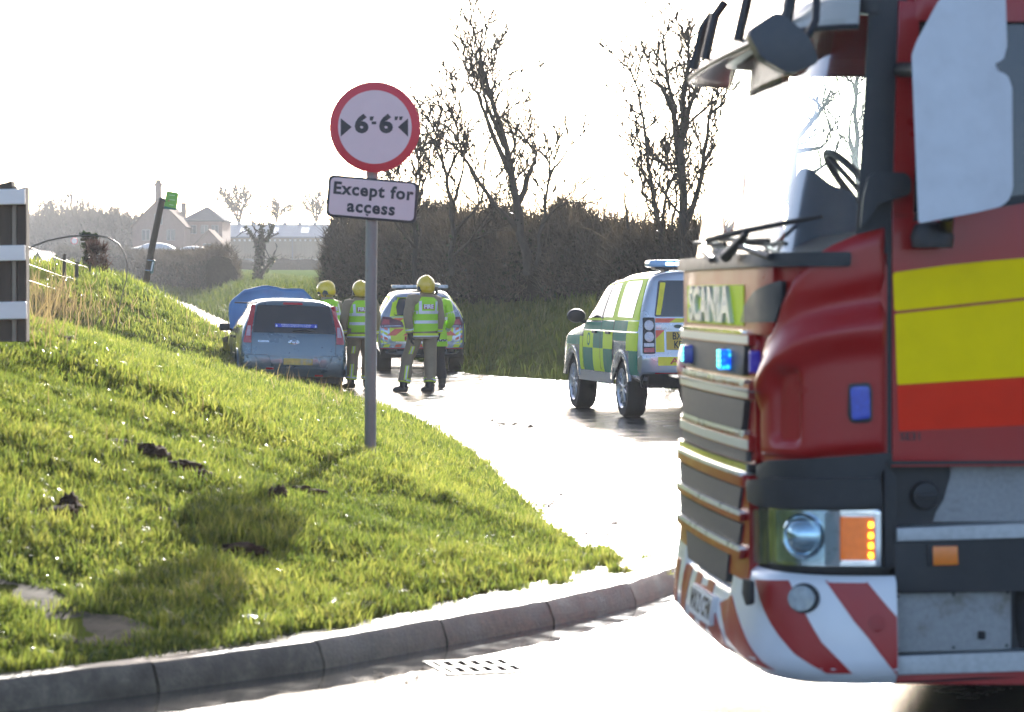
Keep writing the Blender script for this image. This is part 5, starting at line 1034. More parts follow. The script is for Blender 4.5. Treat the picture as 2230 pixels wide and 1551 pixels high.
def person(loc, heading, label, J, kind='fire', helmet_turn=0, head_tilt=0, lean=(0,0), seed=0):
    """J: joints hipL kneeL ankL hipR kneeR ankR shL elL wrL shR elR wrR (x right, y ahead, z up)"""
    root = empty('person', loc, (0, 0, R(heading))); tag(root, label, 'person', 'people at the crash scene')
    V = lambda *a: Vector(a); lx, ly = lean
    pel = V(0, 0, .96); chest = V(lx*.7, ly*.7, 1.30); neck = V(lx, ly, 1.50); head = V(lx+.0, ly+.03, 1.62)
    hd = Matrix.Translation(head) @ Matrix.Rotation(R(helmet_turn), 4, 'Z') @ Matrix.Rotation(R(head_tilt), 4, 'X')
    # ---- one continuous body: torso, limbs, hands with fingers, head
    bm = bmesh.new(); lay = bm.verts.layers.skin.verify()
    v0 = bm.verts.new(pel); v0[lay].radius = (.12, .10); v0[lay].use_root = True
    c1 = chain_verts(bm, lay, [pel.lerp(chest, .5), chest], [.11, .125], v0)
    n1 = chain_verts(bm, lay, [neck-V(0,0,.04), head-V(0,0,.07), head, head+V(0,0,.09)], [.06, .055, .082, .075], c1)
    for s in 'LR':
        sg = -1 if s == 'L' else 1
        chain_verts(bm, lay, [J['hip'+s], J['knee'+s], J['ank'+s], J['ank'+s]+V(sg*.03, .13, -.05)], [.085, .06, .045, .035], v0)
        wr = J['wr'+s]; el = J['el'+s]; d_ = (wr-el).normalized(); palm = wr+d_*.075
        pv = chain_verts(bm, lay, [J['sh'+s], el, wr, palm], [.055, .042, .030, .034], c1)
        side = d_.cross(V(1,0,0)).normalized() if abs(d_.x) < .9 else V(0,1,0)
        for k, (o_, ln) in enumerate(((-.028,.070), (-.010,.080), (.009,.075), (.027,.060))):
            chain_verts(bm, lay, [palm+side*o_+d_*.02, palm+side*o_*1.1+d_*(.02+ln*.5), palm+side*o_*1.1+d_*(.02+ln)+V(-sg*.022,0,0)], [.0095, .009, .0075], pv)
        chain_verts(bm, lay, [wr+d_*.03+side*.035, wr+d_*.065+side*.058+V(-sg*.015,0,0), wr+d_*.09+side*.06+V(-sg*.03,0,0)], [.011, .0105, .009], pv)
    bo = bobj('body', bm, SKIN, root); bo.modifiers.new('skin', 'SKIN'); sb = bo.modifiers.new('s', 'SUBSURF'); sb.levels = sb.render_levels = 1; bake(bo)
    for p in bo.data.polygons: p.use_smooth = True
    if not bo.data.materials: bo.data.materials.append(SKIN)
    # ---- face
    fc = lambda x, y, z: hd @ V(x, y, z)
    bm = bmesh.new(); bmesh.ops.create_icosphere(bm, subdivisions=3, radius=1, matrix=hd @ Matrix.Translation((0,.012,-.005)) @ Matrix.Diagonal((.078,.098,.115,1)))
    bm_tube(bm, [fc(0,.100,.012), fc(0,.125,-.022), fc(0,.108,-.032)], [.008,.015,.010], 6); 
    for sg in (-1, 1): bmesh.ops.create_icosphere(bm, subdivisions=2, radius=1, matrix=hd @ Matrix.Translation((sg*.08,.0,-.01)) @ Matrix.Diagonal((.012,.022,.034,1)))
    bm_tube(bm, [fc(-.025,.100,-.058), fc(0,.108,-.056), fc(.025,.100,-.058)], .007, 6)
    fa = bobj('head', bm, SKIN, root, True)
    for sg in (-1, 1):
        bm = bmesh.new(); bmesh.ops.create_icosphere(bm, subdivisions=2, radius=.013, matrix=Matrix.Translation(fc(sg*.032,.098,.008))); bobj('eye', bm, M('eye_dark', (.05,.04,.03), .2), fa, True)
    bm = bmesh.new(); bmesh.ops.create_icosphere(bm, subdivisions=3, radius=1, matrix=hd @ Matrix.Translation((0,-.012,.025)) @ Matrix.Diagonal((.087,.102,.108,1)))
    bmesh.ops.delete(bm, geom=[v for v in bm.verts if (hd.inverted() @ v.co).y > .05 and (hd.inverted() @ v.co).z < .06 or (hd.inverted() @ v.co).z < -.065], context='VERTS'); bobj('hair', bm, M('hair_dark', (.03,.02,.012), .7, 0, .3, 40, .4), root, True)
    # ---- trousers (each leg one tube from the waist), boots
    TR = TAN if kind == 'fire' else DARK
    tr = ring_tube('trousers', [pel+V(0,0,-.10), pel+V(0,0,.0), pel+V(0,0,.12)], [.135,.145,.13], TR, root, 20, 1.30, .006, seed)
    for s in 'LR':
        h, k, a = J['hip'+s], J['knee'+s], J['ank'+s]; fl = 1.0 if kind == 'fire' else .82
        lg = ring_tube('trouser_leg', [h+V(0,0,.10), h.lerp(k, .35), k+V(0,.012,.02), k.lerp(a, .5), a+V(0,-.005,.075)], [.125*fl,.118*fl,.098*fl,.094*fl,.092*fl], TR, tr, 16, 1.0, .017, seed+3, False)
        if kind == 'fire':
            lb_ = bvh_of(lg)
            def lf(x, z, n, lb_=lb_, h=h, k=k, a=a):
                c_ = k.lerp(h, max(0, (z-k.z)/(h.z-k.z))) if z > k.z else k.lerp(a, (k.z-z)/(k.z-a.z)); q = lb_.ray_cast(Vector((c_.x+x, -2, z)), Vector((0, 1, 0))); return Vector((c_.x+x, (q[0].y if q[0] is not None else c_.y-.05)-n, z))
            for z0_, z1_ in (((.60,.72), (.20,.42)) if s == 'L' else ()):
                q_ = wrap('leg_patch', [(-.050,z0_), (.012,z0_), (.012,z1_), (-.050,z1_)], lf, .006, LTAPE, tr, .04, .01); wrap('patch_stripe', [(-.030,z0_+.004), (-.008,z0_+.004), (-.008,z1_-.004), (-.030,z1_-.004)], lambda x, z, n, lf=lf: lf(x, z, n+.006), .003, REFL, q_, .04, .002)
            for (f0, r_) in ((.70, .098),):
                c_ = k.lerp(a, f0+.06); d_ = (a-k).normalized(); tp = ring_tube('ankle_band', [c_-d_*.035, c_+d_*.035], [r_, r_], LTAPE, tr, 16, 1, 0, 0, False, 1); ring_tube('band_stripe', [c_-d_*.014, c_+d_*.014], [r_+.003]*2, REFL, tp, 16, 1, 0, 0, False, 1)
        toe = J.get('toe'+s, V(0, .20, 0)); ft = a.copy(); ft.z = max(a.z, .08)
        bm = bmesh.new(); bm_tube(bm, [ft+V(0,0,.10), ft+V(0,0,.02), ft+V(0,0,-.02)], [.062,.066,.06], 12); 
        hl = V(ft.x, ft.y, 0)-toe.normalized()*.07
        bm_tube(bm, [hl+V(0,0,.05), hl+toe*.30+V(0,0,.058), hl+toe*.75+V(0,0,.048), hl+toe*1.15+V(0,0,.036), hl+toe*1.36+V(0,0,.034)], [.045,.058,.054,.046,.022], 12)
        for v in bm.verts: v.co.z = max(v.co.z, .002)
        bobj('boot', bm, BOOT, root, True, 60)
    # ---- tunic and sleeves
    JK = TAN if kind == 'fire' else VEST
    z0 = .84 if kind == 'fire' else .72
    tu = ring_tube('jacket', [V(0,0,z0), V(0,0,z0+.10), V(lx*.3,ly*.3,1.10), V(lx*.6,ly*.6,1.28), V(lx*.9,ly*.9,1.42), V(lx,ly,1.50), V(lx,ly,1.545)], [.168,.160,.148,.155,.142,.095,.070], JK, root, 22, 1.36, .011, seed+1)
    for s in 'LR':
        sh, el, wr = J['sh'+s], J['el'+s], J['wr'+s]
        sl = ring_tube('sleeve', [sh.lerp(V(lx,ly,1.40), .45), sh, sh.lerp(el, .5), el, el.lerp(wr, .5), wr-(wr-el).normalized()*.01], [.085,.088,.078,.072,.066,.060], JK, tu, 14, 1, .014, seed+7)
        d_ = (wr-el).normalized(); c_ = wr-d_*.06
        cb = ring_tube('cuff_band', [c_-d_*.032, c_+d_*.032], [.069,.067], LTAPE if kind == 'fire' else REFL, sl, 14, 1, 0, 0, False, 1)
        if kind == 'fire': ring_tube('band_stripe', [c_-d_*.012, c_+d_*.012], [.071]*2, REFL, cb, 14, 1, 0, 0, False, 1)
        else:
            c2 = sh.lerp(el, .62); d2 = (el-sh).normalized(); ring_tube('arm_band', [c2-d2*.03, c2+d2*.03], [.084,.082], REFL, sl, 14, 1, 0, 0, False, 1)
        if kind == 'fire': # gloves
            bm = bmesh.new(); side = d_.cross(V(1,0,0)).normalized(); sg = -1 if s == 'L' else 1; p_ = wr+d_*.075
            bm_tube(bm, [wr-d_*.02, wr+d_*.03, p_+d_*.02], [.044,.046,.042], 10)
            for o_, ln in ((-.03,.075), (-.011,.085), (.009,.08), (.028,.065)): bm_tube(bm, [p_+side*o_, p_+side*o_*1.1+d_*(.02+ln*.55), p_+side*o_*1.1+d_*(.02+ln)+V(-sg*.025,0,0)], [.014,.0135,.010], 6)
            bm_tube(bm, [wr+d_*.03+side*.03, wr+d_*.07+side*.064, wr+d_*.098+side*.066+V(-sg*.03,0,0)], [.016,.015,.012], 6); bobj('glove', bm, GLOVE, root, True, 60)
    def torso_bvh(o): return bvh_of(o)
    if kind == 'fire':
        ve = ring_tube('vest', [V(0,0,.955), V(0,0,1.03), V(lx*.4,ly*.4,1.16), V(lx*.6,ly*.6,1.29), V(lx*.9,ly*.9,1.42), V(lx,ly,1.485)], [.168,.165,.160,.168,.156,.108], VEST, root, 26, 1.36, .012, seed+2, False)
        ring_tube('belt_band', [V(0,0,.885), V(0,0,.925)], [.175,.173], LTAPE, tu, 22, 1.36, 0, 0, False, 1); ring_tube('belt_stripe', [V(0,0,.868), V(0,0,.887)], [.176,.176], REFL, tu, 22, 1.36, 0, 0, False, 1)
    else: ve = tu
    bv = torso_bvh(ve)
    def bk(sgn):
        def fn(x, z, n):
            h = bv.ray_cast(Vector((x, -sgn*2, z)), Vector((0, sgn, 0))); y = h[0].y if h[0] is not None else -sgn*.1; return Vector((x, y-sgn*n, z))
        return fn
    for sgn in (1, -1):
        fn = bk(sgn)
        if kind == 'fire':
            for zz in (1.075, 1.225): wrap('vest_band', [(lx*.4-.205,zz), (lx*.4+.205,zz), (lx*.45+.205,zz+.048), (lx*.45-.205,zz+.048)], fn, .004, REFL, ve, .05, .012)
            for sg in (-1, 1): wrap('vest_strap', [(lx*.6+sg*.150,1.25), (lx*.6+sg*.105,1.25), (lx*.9+sg*.115,1.43), (lx*.9+sg*.155,1.42)], fn, .004, REFL, ve, .05, .012)
        else:
            wrap('jacket_band', [(lx*.4-.2,1.16), (lx*.4+.2,1.16), (lx*.4+.2,1.21), (lx*.4-.2,1.21)], fn, .004, REFL, ve, .05, .012)
            cb = wrap('checked_band', [(-.21,.80), (.21,.80), (.21,.835), (-.21,.835)], fn, .004, M('check_navy', (.03,.04,.07), .6), ve, .05, .012)
            for k in range(9): wrap('check_square', [(-.2+k*.045,.80+(k % 2)*.017), (-.178+k*.045,.80+(k % 2)*.017), (-.178+k*.045,.817+(k % 2)*.017), (-.2+k*.045,.817+(k % 2)*.017)], fn, .006, REFL, cb, .05, .002)
    if kind == 'fire':
        fn = bk(1); pa = wrap('back_patch', rect(lx*.7-.088, lx*.7+.088, 1.300, 1.375), fn, .006, M('patch_red', (.33,.012,.03), .6), ve, .04, .01); text('patch_lettering', 'FIRE', lambda x, z, n: fn(x, z, n+.0065), .088, M('lettering_white', (.75,.75,.75)), pa, .0035, 1, .002, (lx*.7, 1.337), .98)
        # helmet: shell with comb, rear skirt, ear pieces and visor
        bm = bmesh.new(); bmesh.ops.create_uvsphere(bm, u_segments=24, v_segments=16, radius=1)
        for v in list(bm.verts):
            x, y, z = v.co; 
            if z < -.62: v.co.z = -.62-(z+.62)*.2
            v.co = Vector((x*.138*(1+.04*max(0, -z)), y*.165, z*.152))
            if z < -.2 and y < 0: v.co.z -= .035*(-y); v.co.y *= 1.04
            if z < -.2 and y > .5: v.co.z += .075
            if abs(x) < .12 and -.3 < z < .93 and y < .95: v.co += Vector((0, -.006 if y < 0 else .004, .012))
        bmesh.ops.delete(bm, geom=[v for v in bm.verts if v.co.z < -.135 and v.co.length < .1], context='VERTS')
        for v in bm.verts: v.co = hd @ (v.co+Vector((0,-.005,.055)))
        he = bobj('helmet', bm, HELM, root, True, 60)
        ring_tube('helmet_comb', [hd @ V(0,.150,.10), hd @ V(0,.09,.186), hd @ V(0,-.02,.202), hd @ V(0,-.12,.155), hd @ V(0,-.165,.08)], [.008,.011,.012,.011,.008], HELM, he, 8, 1)
        for sg in (-1, 1):
            wrap('ear_piece', rr([(-.045,-.05), (.05,-.05), (.06,.0), (.01,.045), (-.04,.02)], .012), lambda u, v, n, s_=sg: hd @ V(s_*(.128+n-(u*u)*2), u-.01, v), .012, BLK, he, .03, .02, .004)
            tube('chin_strap', [hd @ V(sg*.10,.0,-.05), hd @ V(sg*.07,.05,-.10), hd @ V(0,.07,-.12)], .009, BLK, he, 5)
        wrap('visor', rr([(-.10,-.005), (.10,-.005), (.11,.045), (-.11,.045)], .02), lambda u, v, n: hd @ V(u, .158-u*u*4.5+n, v), .008, M('visor_dark', (.02,.02,.025), .1, 0, .1, 10, 0, .5), he, .03, .02, .003)
        ring_tube('helmet_rim', [hd @ V(.136*math.sin(a), -.168*math.cos(a)-.004, -.055-.03*math.cos(a) if abs(a) < 1.2 else -.055+.06*(abs(a)-1.2)) for a in np.linspace(-2.2, 2.2, 15)], [.008]*15, M('helmet_rim_dark', (.20,.13,.01), .5), he, 6, 1, 0, 0, True, 1)
    else:
        ca = lathe('cap', [(.098,-.01), (.102,.03), (.135,.065), (.140,.080), (.11,.098), (.02,.102)], hd @ Matrix.Translation((0,-.002,.06)), M('cap_white', (.55,.56,.56), .6, 0, .06, 10), root, 24)
        lathe('cap_band', [(.101,-.015), (.104,.0), (.105,.034), (.100,.036)], hd @ Matrix.Translation((0,-.002,.06)), M('cap_band_dark', (.05,.055,.06), .6), ca, 24); wrap('cap_peak', rr([(-.08,.0), (.08,.0), (.06,.06), (-.06,.06)], .03), lambda u, v, n: hd @ V(u, .09+v-u*u*4, .055-v*.45+n), .006, BLK, ca, .03, .004)
        tube('collar', [V(lx-.06,ly-.07,1.50), V(lx-.085,ly,1.52), V(lx-.05,ly+.08,1.51)], .03, VEST, ve, 8); tube('collar', [V(lx+.06,ly-.07,1.50), V(lx+.085,ly,1.52), V(lx+.05,ly+.08,1.51)], .03, VEST, ve, 8)
    return root
V3 = lambda *a: Vector(a)
def joints(**kw):
    J = dict(hipL=V3(-.10,0,.92), kneeL=V3(-.12,.03,.50), ankL=V3(-.13,0,.09), hipR=V3(.10,0,.92), kneeR=V3(.12,.03,.50), ankR=V3(.13,0,.09), shL=V3(-.215,0,1.43), elL=V3(-.27,-.02,1.16), wrL=V3(-.25,.06,.92), shR=V3(.215,0,1.43), elR=V3(.27,-.02,1.16), wrR=V3(.25,.06,.92), toeL=V3(-.03,.17,0), toeR=V3(.03,.17,0)); J.update(kw); return J
def at_px(px, d): return ((px-CX)/F*d, d, 0)
person(at_px(722, 47.3), 40, 'firefighter stooping beside the raised bonnet, face turned left', joints(shL=V3(-.205,.12,1.38), elL=V3(-.25,.30,1.18), wrL=V3(-.16,.46,1.10), shR=V3(.215,.10,1.40), elR=V3(.27,.08,1.12), wrR=V3(.22,.22,.92)), 'fire', 40, -14, (0,.12), 1)
person(at_px(786, 45.6), 13, 'firefighter in tan kit and lime vest seen from behind beside the sign post', joints(kneeL=V3(-.13,.05,.50), ankL=V3(-.17,.02,.09), ankR=V3(.10,.02,.09), elL=V3(-.285,-.01,1.17), wrL=V3(-.27,.08,.93), toeL=V3(-.13,.12,0), toeR=V3(.03,.17,0)), 'fire', 2, -4, (0,.02), 4)
person(at_px(923, 44.0), 20, 'tallest firefighter standing legs apart, full FIRE patch on the lime vest', joints(hipL=V3(-.12,.02,.92), kneeL=V3(-.24,.08,.50), ankL=V3(-.32,.05,.09), kneeR=V3(.10,-.02,.50), ankR=V3(.06,-.10,.09), shL=V3(-.215,-.02,1.45), elL=V3(-.285,-.06,1.17), wrL=V3(-.245,-.06,.92), toeL=V3(-.17,.05,0), toeR=V3(-.12,.10,0)), 'fire', 10, -3, (.05,.02), 9).scale = (1.03, 1.03, 1.04)
person(at_px(947, 45.6), 24, 'police officer in white topped cap and long lime jacket half hidden by firefighter', joints(ankL=V3(-.08,0,.09), kneeL=V3(-.09,.02,.5), elR=V3(.29,-.02,1.16), wrR=V3(.25,.12,.98)), 'police', 18, 0, (-.03,.02), 14)
# ------------------------------------------------------------------ trees, hedges, buildings, far things
class Tubes:
    def __init__(self): self.v, self.f, self.r = [], [], []
    def add(self, pts, r0, r1, n=4, rnd=.5):
        k = len(pts); up = Vector((.3,.2,1)) if abs((pts[-1]-pts[0]).normalized().z) < .9 else Vector((1,0,0)); b0 = len(self.v)
        for i, p in enumerate(pts):
            t_ = (pts[min(i+1, k-1)]-pts[max(i-1, 0)]).normalized(); a = t_.cross(up).normalized(); b = a.cross(t_); r = r0+(r1-r0)*i/(k-1)
            for j in range(n):
                q = 2*math.pi*j/n; self.v.append(tuple(p+(a*math.cos(q)+b*math.sin(q))*r)); self.r.append(rnd)
        for i in range(k-1):
            for j in range(n): self.f.append((b0+i*n+j, b0+i*n+(j+1) % n, b0+(i+1)*n+(j+1) % n, b0+(i+1)*n+j))
    def build(self, name, mat, par=None): return npmesh(name, np.array(self.v), np.array(self.f), mat, par, self.r, True)
rt = random.Random(5)
def wiggle(a, b, n, amp):
    d = b-a; L_ = d.length; o = []
    for i in range(n+1):
        t_ = i/n; j = Vector((rt.uniform(-1,1), rt.uniform(-1,1), rt.uniform(-1,1)))*amp*L_*(0 if i in (0,) else 1)*(.6 if i == n else 1); o.append(a+d*t_+j)
    return o
def grow(T, pts, r0, depth, dens, lscale, spread=.8, up=.35, minr=.004):
    """side shoots along a limb, then shoots on those"""
    L_ = sum((b-a).length for a, b in zip(pts, pts[1:])); n = max(2, int(L_*dens*rt.uniform(.8, 1.2)))
    for _ in range(n):
        t_ = rt.uniform(.12, 1.0)**.8*(len(pts)-1); i = min(int(t_), len(pts)-2); p = pts[i].lerp(pts[i+1], t_-i); ax = (pts[i+1]-pts[i]).normalized()
        d = Vector((rt.uniform(-1,1), rt.uniform(-1,1)*.8, rt.uniform(-.5,1))).normalized(); d = (ax*.55+d*spread+Vector((0,0,up))).normalized()
        ln = lscale*rt.uniform(.45, 1.2)*(1.1-.5*t_/(len(pts)-1)); rr0 = max(minr, r0*(.30 if depth > 1 else .35)*(1-.5*t_/(len(pts)-1)))
        q = wiggle(p, p+d*ln, 3 if depth < 2 else 4, .055); T.add(q, rr0, max(minr*.5, rr0*.3), 3 if depth < 2 else 4, rt.random())
        if depth > 1: grow(T, q, rr0, depth-1, dens*1.3, lscale*.5, spread, up, minr*.82)
BARK = M('bark', (.050,.042,.034), .9, 0, .35, 8, .6, stretch=(1,1,.3), spec=.2)
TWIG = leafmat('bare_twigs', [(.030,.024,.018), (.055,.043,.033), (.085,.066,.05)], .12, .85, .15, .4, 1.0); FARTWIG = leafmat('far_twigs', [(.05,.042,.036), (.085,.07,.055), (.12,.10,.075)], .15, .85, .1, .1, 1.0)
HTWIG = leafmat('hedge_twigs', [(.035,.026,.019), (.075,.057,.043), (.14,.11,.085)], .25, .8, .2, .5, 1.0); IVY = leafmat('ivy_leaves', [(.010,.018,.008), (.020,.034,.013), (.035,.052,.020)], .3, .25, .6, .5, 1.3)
def leaves(P, size, seed, flat=.5):
    r = np.random.default_rng(seed); n = len(P); a = r.normal(size=(n, 3)); a /= np.linalg.norm(a, axis=1)[:, None]; b = r.normal(size=(n, 3)); b -= (a*b).sum(1)[:, None]*a; b /= np.linalg.norm(b, axis=1)[:, None]
    s = (size*r.uniform(.5, 1.4, n))[:, None]; V = np.stack([P-a*s*.5, P+b*s*.42, P+a*s*.6, P-b*s*.42], 1).reshape(-1, 3)
    i = np.arange(n)[:, None]*4; T = np.concatenate([i+[[0,1,2]], i+[[0,2,3]]], 1).reshape(-1, 3); return V, T, np.repeat(r.uniform(0, 1, n), 4)
def twigs(P, D, ln, wd, seed):
    r = np.random.default_rng(seed); n = len(P); b = np.cross(D, r.normal(size=(n, 3))); b /= np.linalg.norm(b, axis=1)[:, None]+1e-9
    M1 = P+D*ln[:, None]*.5+r.normal(size=(n, 3))*ln[:, None]*.06; E = P+D*ln[:, None]; w_ = b*wd[:, None]*.5
    V = np.stack([P-w_, P+w_, M1+w_*.7, M1-w_*.7, E], 1).reshape(-1, 3); i = np.arange(n)[:, None]*5
    T = np.concatenate([i+[[0,1,2]], i+[[0,2,3]], i+[[3,2,4]]], 1).reshape(-1, 3); return V, T, np.repeat(np.clip(r.normal(.5, .28, n), 0, 1), 5)
def tree(label, limbs, d, r0, dens, lsc, depth=2, ivy=0, group=None, cat='tree', minr=.0205, ivr=1.3, ivs=.055, ivl=.4, up=.35, mat=None, spread=.8, name='bare_tree'):
    """limbs: pixel polylines, first one is the trunk"""
    base = unp(*limbs[0][0], d); root = empty(name, base); tag(root, label, cat, group); L_ = lambda p: p-base
    tr = Tubes(); br = Tubes(); ip = []
    for k, lm in enumerate(limbs):
        off_ = 0 if k == 0 else rt.uniform(-.5, .5)*d/60; P = []
        for q, (px, py) in enumerate(lm): P.append(L_(unp(px, py, d)+Vector((0, off_*min(1, q/2), 0))))
        Q = [P[0]]
        for a, b in zip(P, P[1:]): Q += wiggle(a, b, 3, .035)[1:]
        rr0 = r0*(1 if k == 0 else .62); (tr if k == 0 else br).add(Q, rr0, rr0*.16, 7)
        grow(br, Q, rr0, depth, dens, lsc, spread, up, minr)
        if ivy:
            for _ in range(int(ivy*.35*len(Q)*(1 if k == 0 else ivl))):
                i = rt.randrange(len(Q)-1); p = Q[i].lerp(Q[i+1], rt.random()); g_ = rt.uniform(.7, 1.6)*ivr*rr0*(1-.6*i/len(Q))+.03; ip.append(p+Vector((rt.gauss(0,1), rt.gauss(0,1), rt.gauss(0,1))).normalized()*g_)
    tr.build('trunk', BARK, root); br.build('crown', mat or TWIG, root)
    if ip: V, T, rv = leaves(np.array([tuple(p) for p in ip]), ivs*d/62, 3); npmesh('ivy', V, T, IVY, root, rv)
    return root
GB_ = 'bare trees behind the roadside hedge'
tree('tall bare tree leaning left beyond the hedge, behind the police car', [[(1150,600), (1130,470), (1118,400), (1092,290), (1072,215), (1048,135), (1034,72)], [(1112,380), (1068,280), (1040,205), (1020,180)], [(1100,320), (1062,240), (1050,190)], [(1072,215), (1050,190), (1042,160)], [(1140,520), (1060,420), (1010,340), (985,250)], [(1125,450), (1165,350), (1170,330)]], 62, .115, 3.6, 1.7, 3, 40, GB_)
tree('thin forked bare tree right of the leaning tree', [[(1165,590), (1185,470), (1197,380), (1192,300)], [(1197,385), (1230,335), (1252,296)], [(1180,490), (1215,450), (1290,430)]], 61, .055, 3.8, 1.2, 3, 10, GB_)
tree('bushy bare thorn tree just right of the round sign', [[(985,600), (985,470), (972,380), (945,310), (920,270)], [(985,450), (1010,370), (1008,310)], [(972,390), (1000,330), (985,280)], [(985,520), (1050,430), (1055,330)], [(985,560), (1070,480), (1080,380)]], 63, .07, 4.0, 1.5, 3, 25, GB_)
tree('low tangled thorn tree partly behind the round sign', [[(905,620), (905,480), (915,390), (905,320)], [(905,500), (880,410), (860,370)], [(905,460), (930,380), (945,350)], [(905,540), (850,470), (830,400)]], 66, .065, 4.0, 1.5, 3, 20, GB_)
tree('tall ivy clad bare tree beside the fire engine windscreen', [[(1490,620), (1487,470), (1482,330), (1488,220), (1500,130), (1500,80)], [(1484,380), (1470,250), (1452,140), (1446,62)], [(1482,310), (1510,210), (1535,120)], [(1470,250), (1440,190), (1410,170)], [(1490,500), (1530,380), (1545,260), (1552,180)]], 55, .11, 4.0, 1.4, 3, 80, GB_)
tree('multi stemmed bare tree left of the ivy clad tree', [[(1450,610), (1440,500), (1420,400), (1402,290), (1390,200), (1372,150)], [(1440,500), (1455,400), (1450,300)], [(1420,410), (1390,360), (1388,340)], [(1450,560), (1475,440), (1470,340)]], 56, .065, 4.0, 1.3, 3, 30, GB_)
tree('slender leafless sapling rising from the hedge', [[(1368,500), (1360,440), (1362,390), (1359,355)], [(1361,430), (1375,405), (1378,395)]], 57, .03, 2, .4, 1, 0, GB_)
tree('bare tree seen through the fire engine windscreen', [[(1720,620), (1725,420), (1738,300), (1790,240), (1812,190)], [(1735,330), (1790,320), (1810,300)], [(1725,400), (1780,370), (1830,330)]], 48, .08, 2.6, .9, 3, 20, GB_)
tree('bare tree behind the fire engine pillar', [[(1880,640), (1868,400), (1862,250), (1868,120)], [(1868,380), (1850,300), (1852,250)]], 47, .08, 2.6, .9, 3, 20, GB_)
# ---- hedges
def hedge(name, label, line, h, t_, n_tw, n_lf, ln, wd, lf, seed, mat, cat='hedge', hv=.3, z_fn=None, group=None, core=True, wisps=0):
    P = [Vector((*p, 0)) for p in line]; root = empty(name, (P[0].x, P[0].y, float(hgt(P[0].x, P[0].y)))); tag(root, label, cat, group)
    r = np.random.default_rng(seed); LL = [0]
    for a, b in zip(P, P[1:]): LL.append(LL[-1]+(b-a).length)
    PX = [p.x for p in P]; PY = [p.y for p in P]
    def place(u, sx, hz):
        s_ = u*LL[-1]; x = np.interp(s_, LL, PX); y = np.interp(s_, LL, PY); x2 = np.interp(s_+.3, LL, PX); y2 = np.interp(s_+.3, LL, PY); x1 = np.interp(s_-.3, LL, PX); y1 = np.interp(s_-.3, LL, PY)
        tx, ty = x2-x1, y2-y1; m_ = np.hypot(tx, ty)+1e-9; X = x-ty/m_*sx; Y = y+tx/m_*sx; return X, Y, hgt(x, y)+hz
    hh = lambda u: (h(u) if callable(h) else h)*(1+hv*.35*np.sin(u*LL[-1]*.9+1)+hv*.3*np.sin(u*LL[-1]*2.3)+hv*.25*np.sin(u*LL[-1]*5.1+2))
    n = n_tw+n_lf; u = r.uniform(0, 1, n); q = r.uniform(0, 1, n); top = r.uniform(0, 1, n) < .42
    tk = t_*(.85+.25*np.sin(u*LL[-1]*1.7)+.15*np.sin(u*LL[-1]*4.4+1)); hz = np.where(top, hh(u)*r.uniform(.84, 1.0, n), hh(u)*q); prof = np.sqrt(np.clip(1-(hz/hh(u))**3.0, .02, 1)); sx = np.where(top, r.uniform(-1, 1, n)*tk*.5, -tk*.5*r.uniform(.78, 1.02, n)*np.where(r.uniform(0,1,n) < .8, -1, 1))*np.maximum(prof, .45)
    X, Y, Z = place(u, -sx, hz); pts = np.stack([X, Y, Z], 1)-np.array(root.location)
    D = r.normal(size=(n, 3))*.55+np.array([0, -.15, .75]); D /= np.linalg.norm(D, axis=1)[:, None]; k = n_tw
    V, T, rv = twigs(pts[:k], D[:k], r.uniform(.5, 1.3, k)*ln, r.uniform(.5, 1.4, k)*wd, seed+1); npmesh('stems', V, T, mat, root, rv)['kind'] = 'stuff'
    if n_lf: V, T, rv = leaves(pts[k:], lf, seed+2); npmesh('foliage', V, T, IVY, root, rv)['kind'] = 'stuff'
    if wisps:
        u = r.uniform(0, 1, wisps); X, Y, Z = place(u, r.uniform(-.45, .45, wisps)*t_, hh(u)*r.uniform(.72, .95, wisps)); D = r.normal(size=(wisps, 3))*np.array([.38,.3,.2])+np.array([0,0,1]); D /= np.linalg.norm(D, axis=1)[:, None]
        V, T, rv = twigs(np.stack([X, Y, Z], 1)-np.array(root.location), D, r.uniform(.5, 1.5, wisps), r.uniform(.018, .034, wisps), seed+5); npmesh('shoots', V, T, mat, root, rv)['kind'] = 'stuff'
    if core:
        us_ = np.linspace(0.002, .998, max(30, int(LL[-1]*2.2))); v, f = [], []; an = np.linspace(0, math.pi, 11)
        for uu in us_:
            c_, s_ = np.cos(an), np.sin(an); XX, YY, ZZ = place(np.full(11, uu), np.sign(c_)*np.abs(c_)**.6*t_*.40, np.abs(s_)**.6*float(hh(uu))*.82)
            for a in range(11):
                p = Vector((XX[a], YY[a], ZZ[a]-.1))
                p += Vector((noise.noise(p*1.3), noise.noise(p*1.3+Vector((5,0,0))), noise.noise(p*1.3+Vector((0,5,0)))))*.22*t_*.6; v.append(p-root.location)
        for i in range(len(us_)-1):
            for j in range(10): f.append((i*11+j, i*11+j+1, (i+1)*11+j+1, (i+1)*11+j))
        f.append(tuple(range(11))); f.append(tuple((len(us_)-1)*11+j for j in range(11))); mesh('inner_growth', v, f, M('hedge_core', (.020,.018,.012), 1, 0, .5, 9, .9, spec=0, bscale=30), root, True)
    return root
HL = [(-5.3,90.5), (-4.0,84), (-1.5,74), (.9,64.5), (3.3,57), (6.3,51), (10,46), (17,39)]
hedge('roadside_hedge', 'tall dark leafless hedge along the shaded bank behind the police car', HL, lambda u: np.interp(u, [0,.12,.3,.5,.62,.75,1], [2.2,2.1,1.8,1.6,1.1,1.1,1.25]), 2.2, 90000, 42000, .50, .026, .085, 21, HTWIG, hv=.45, wisps=5200)
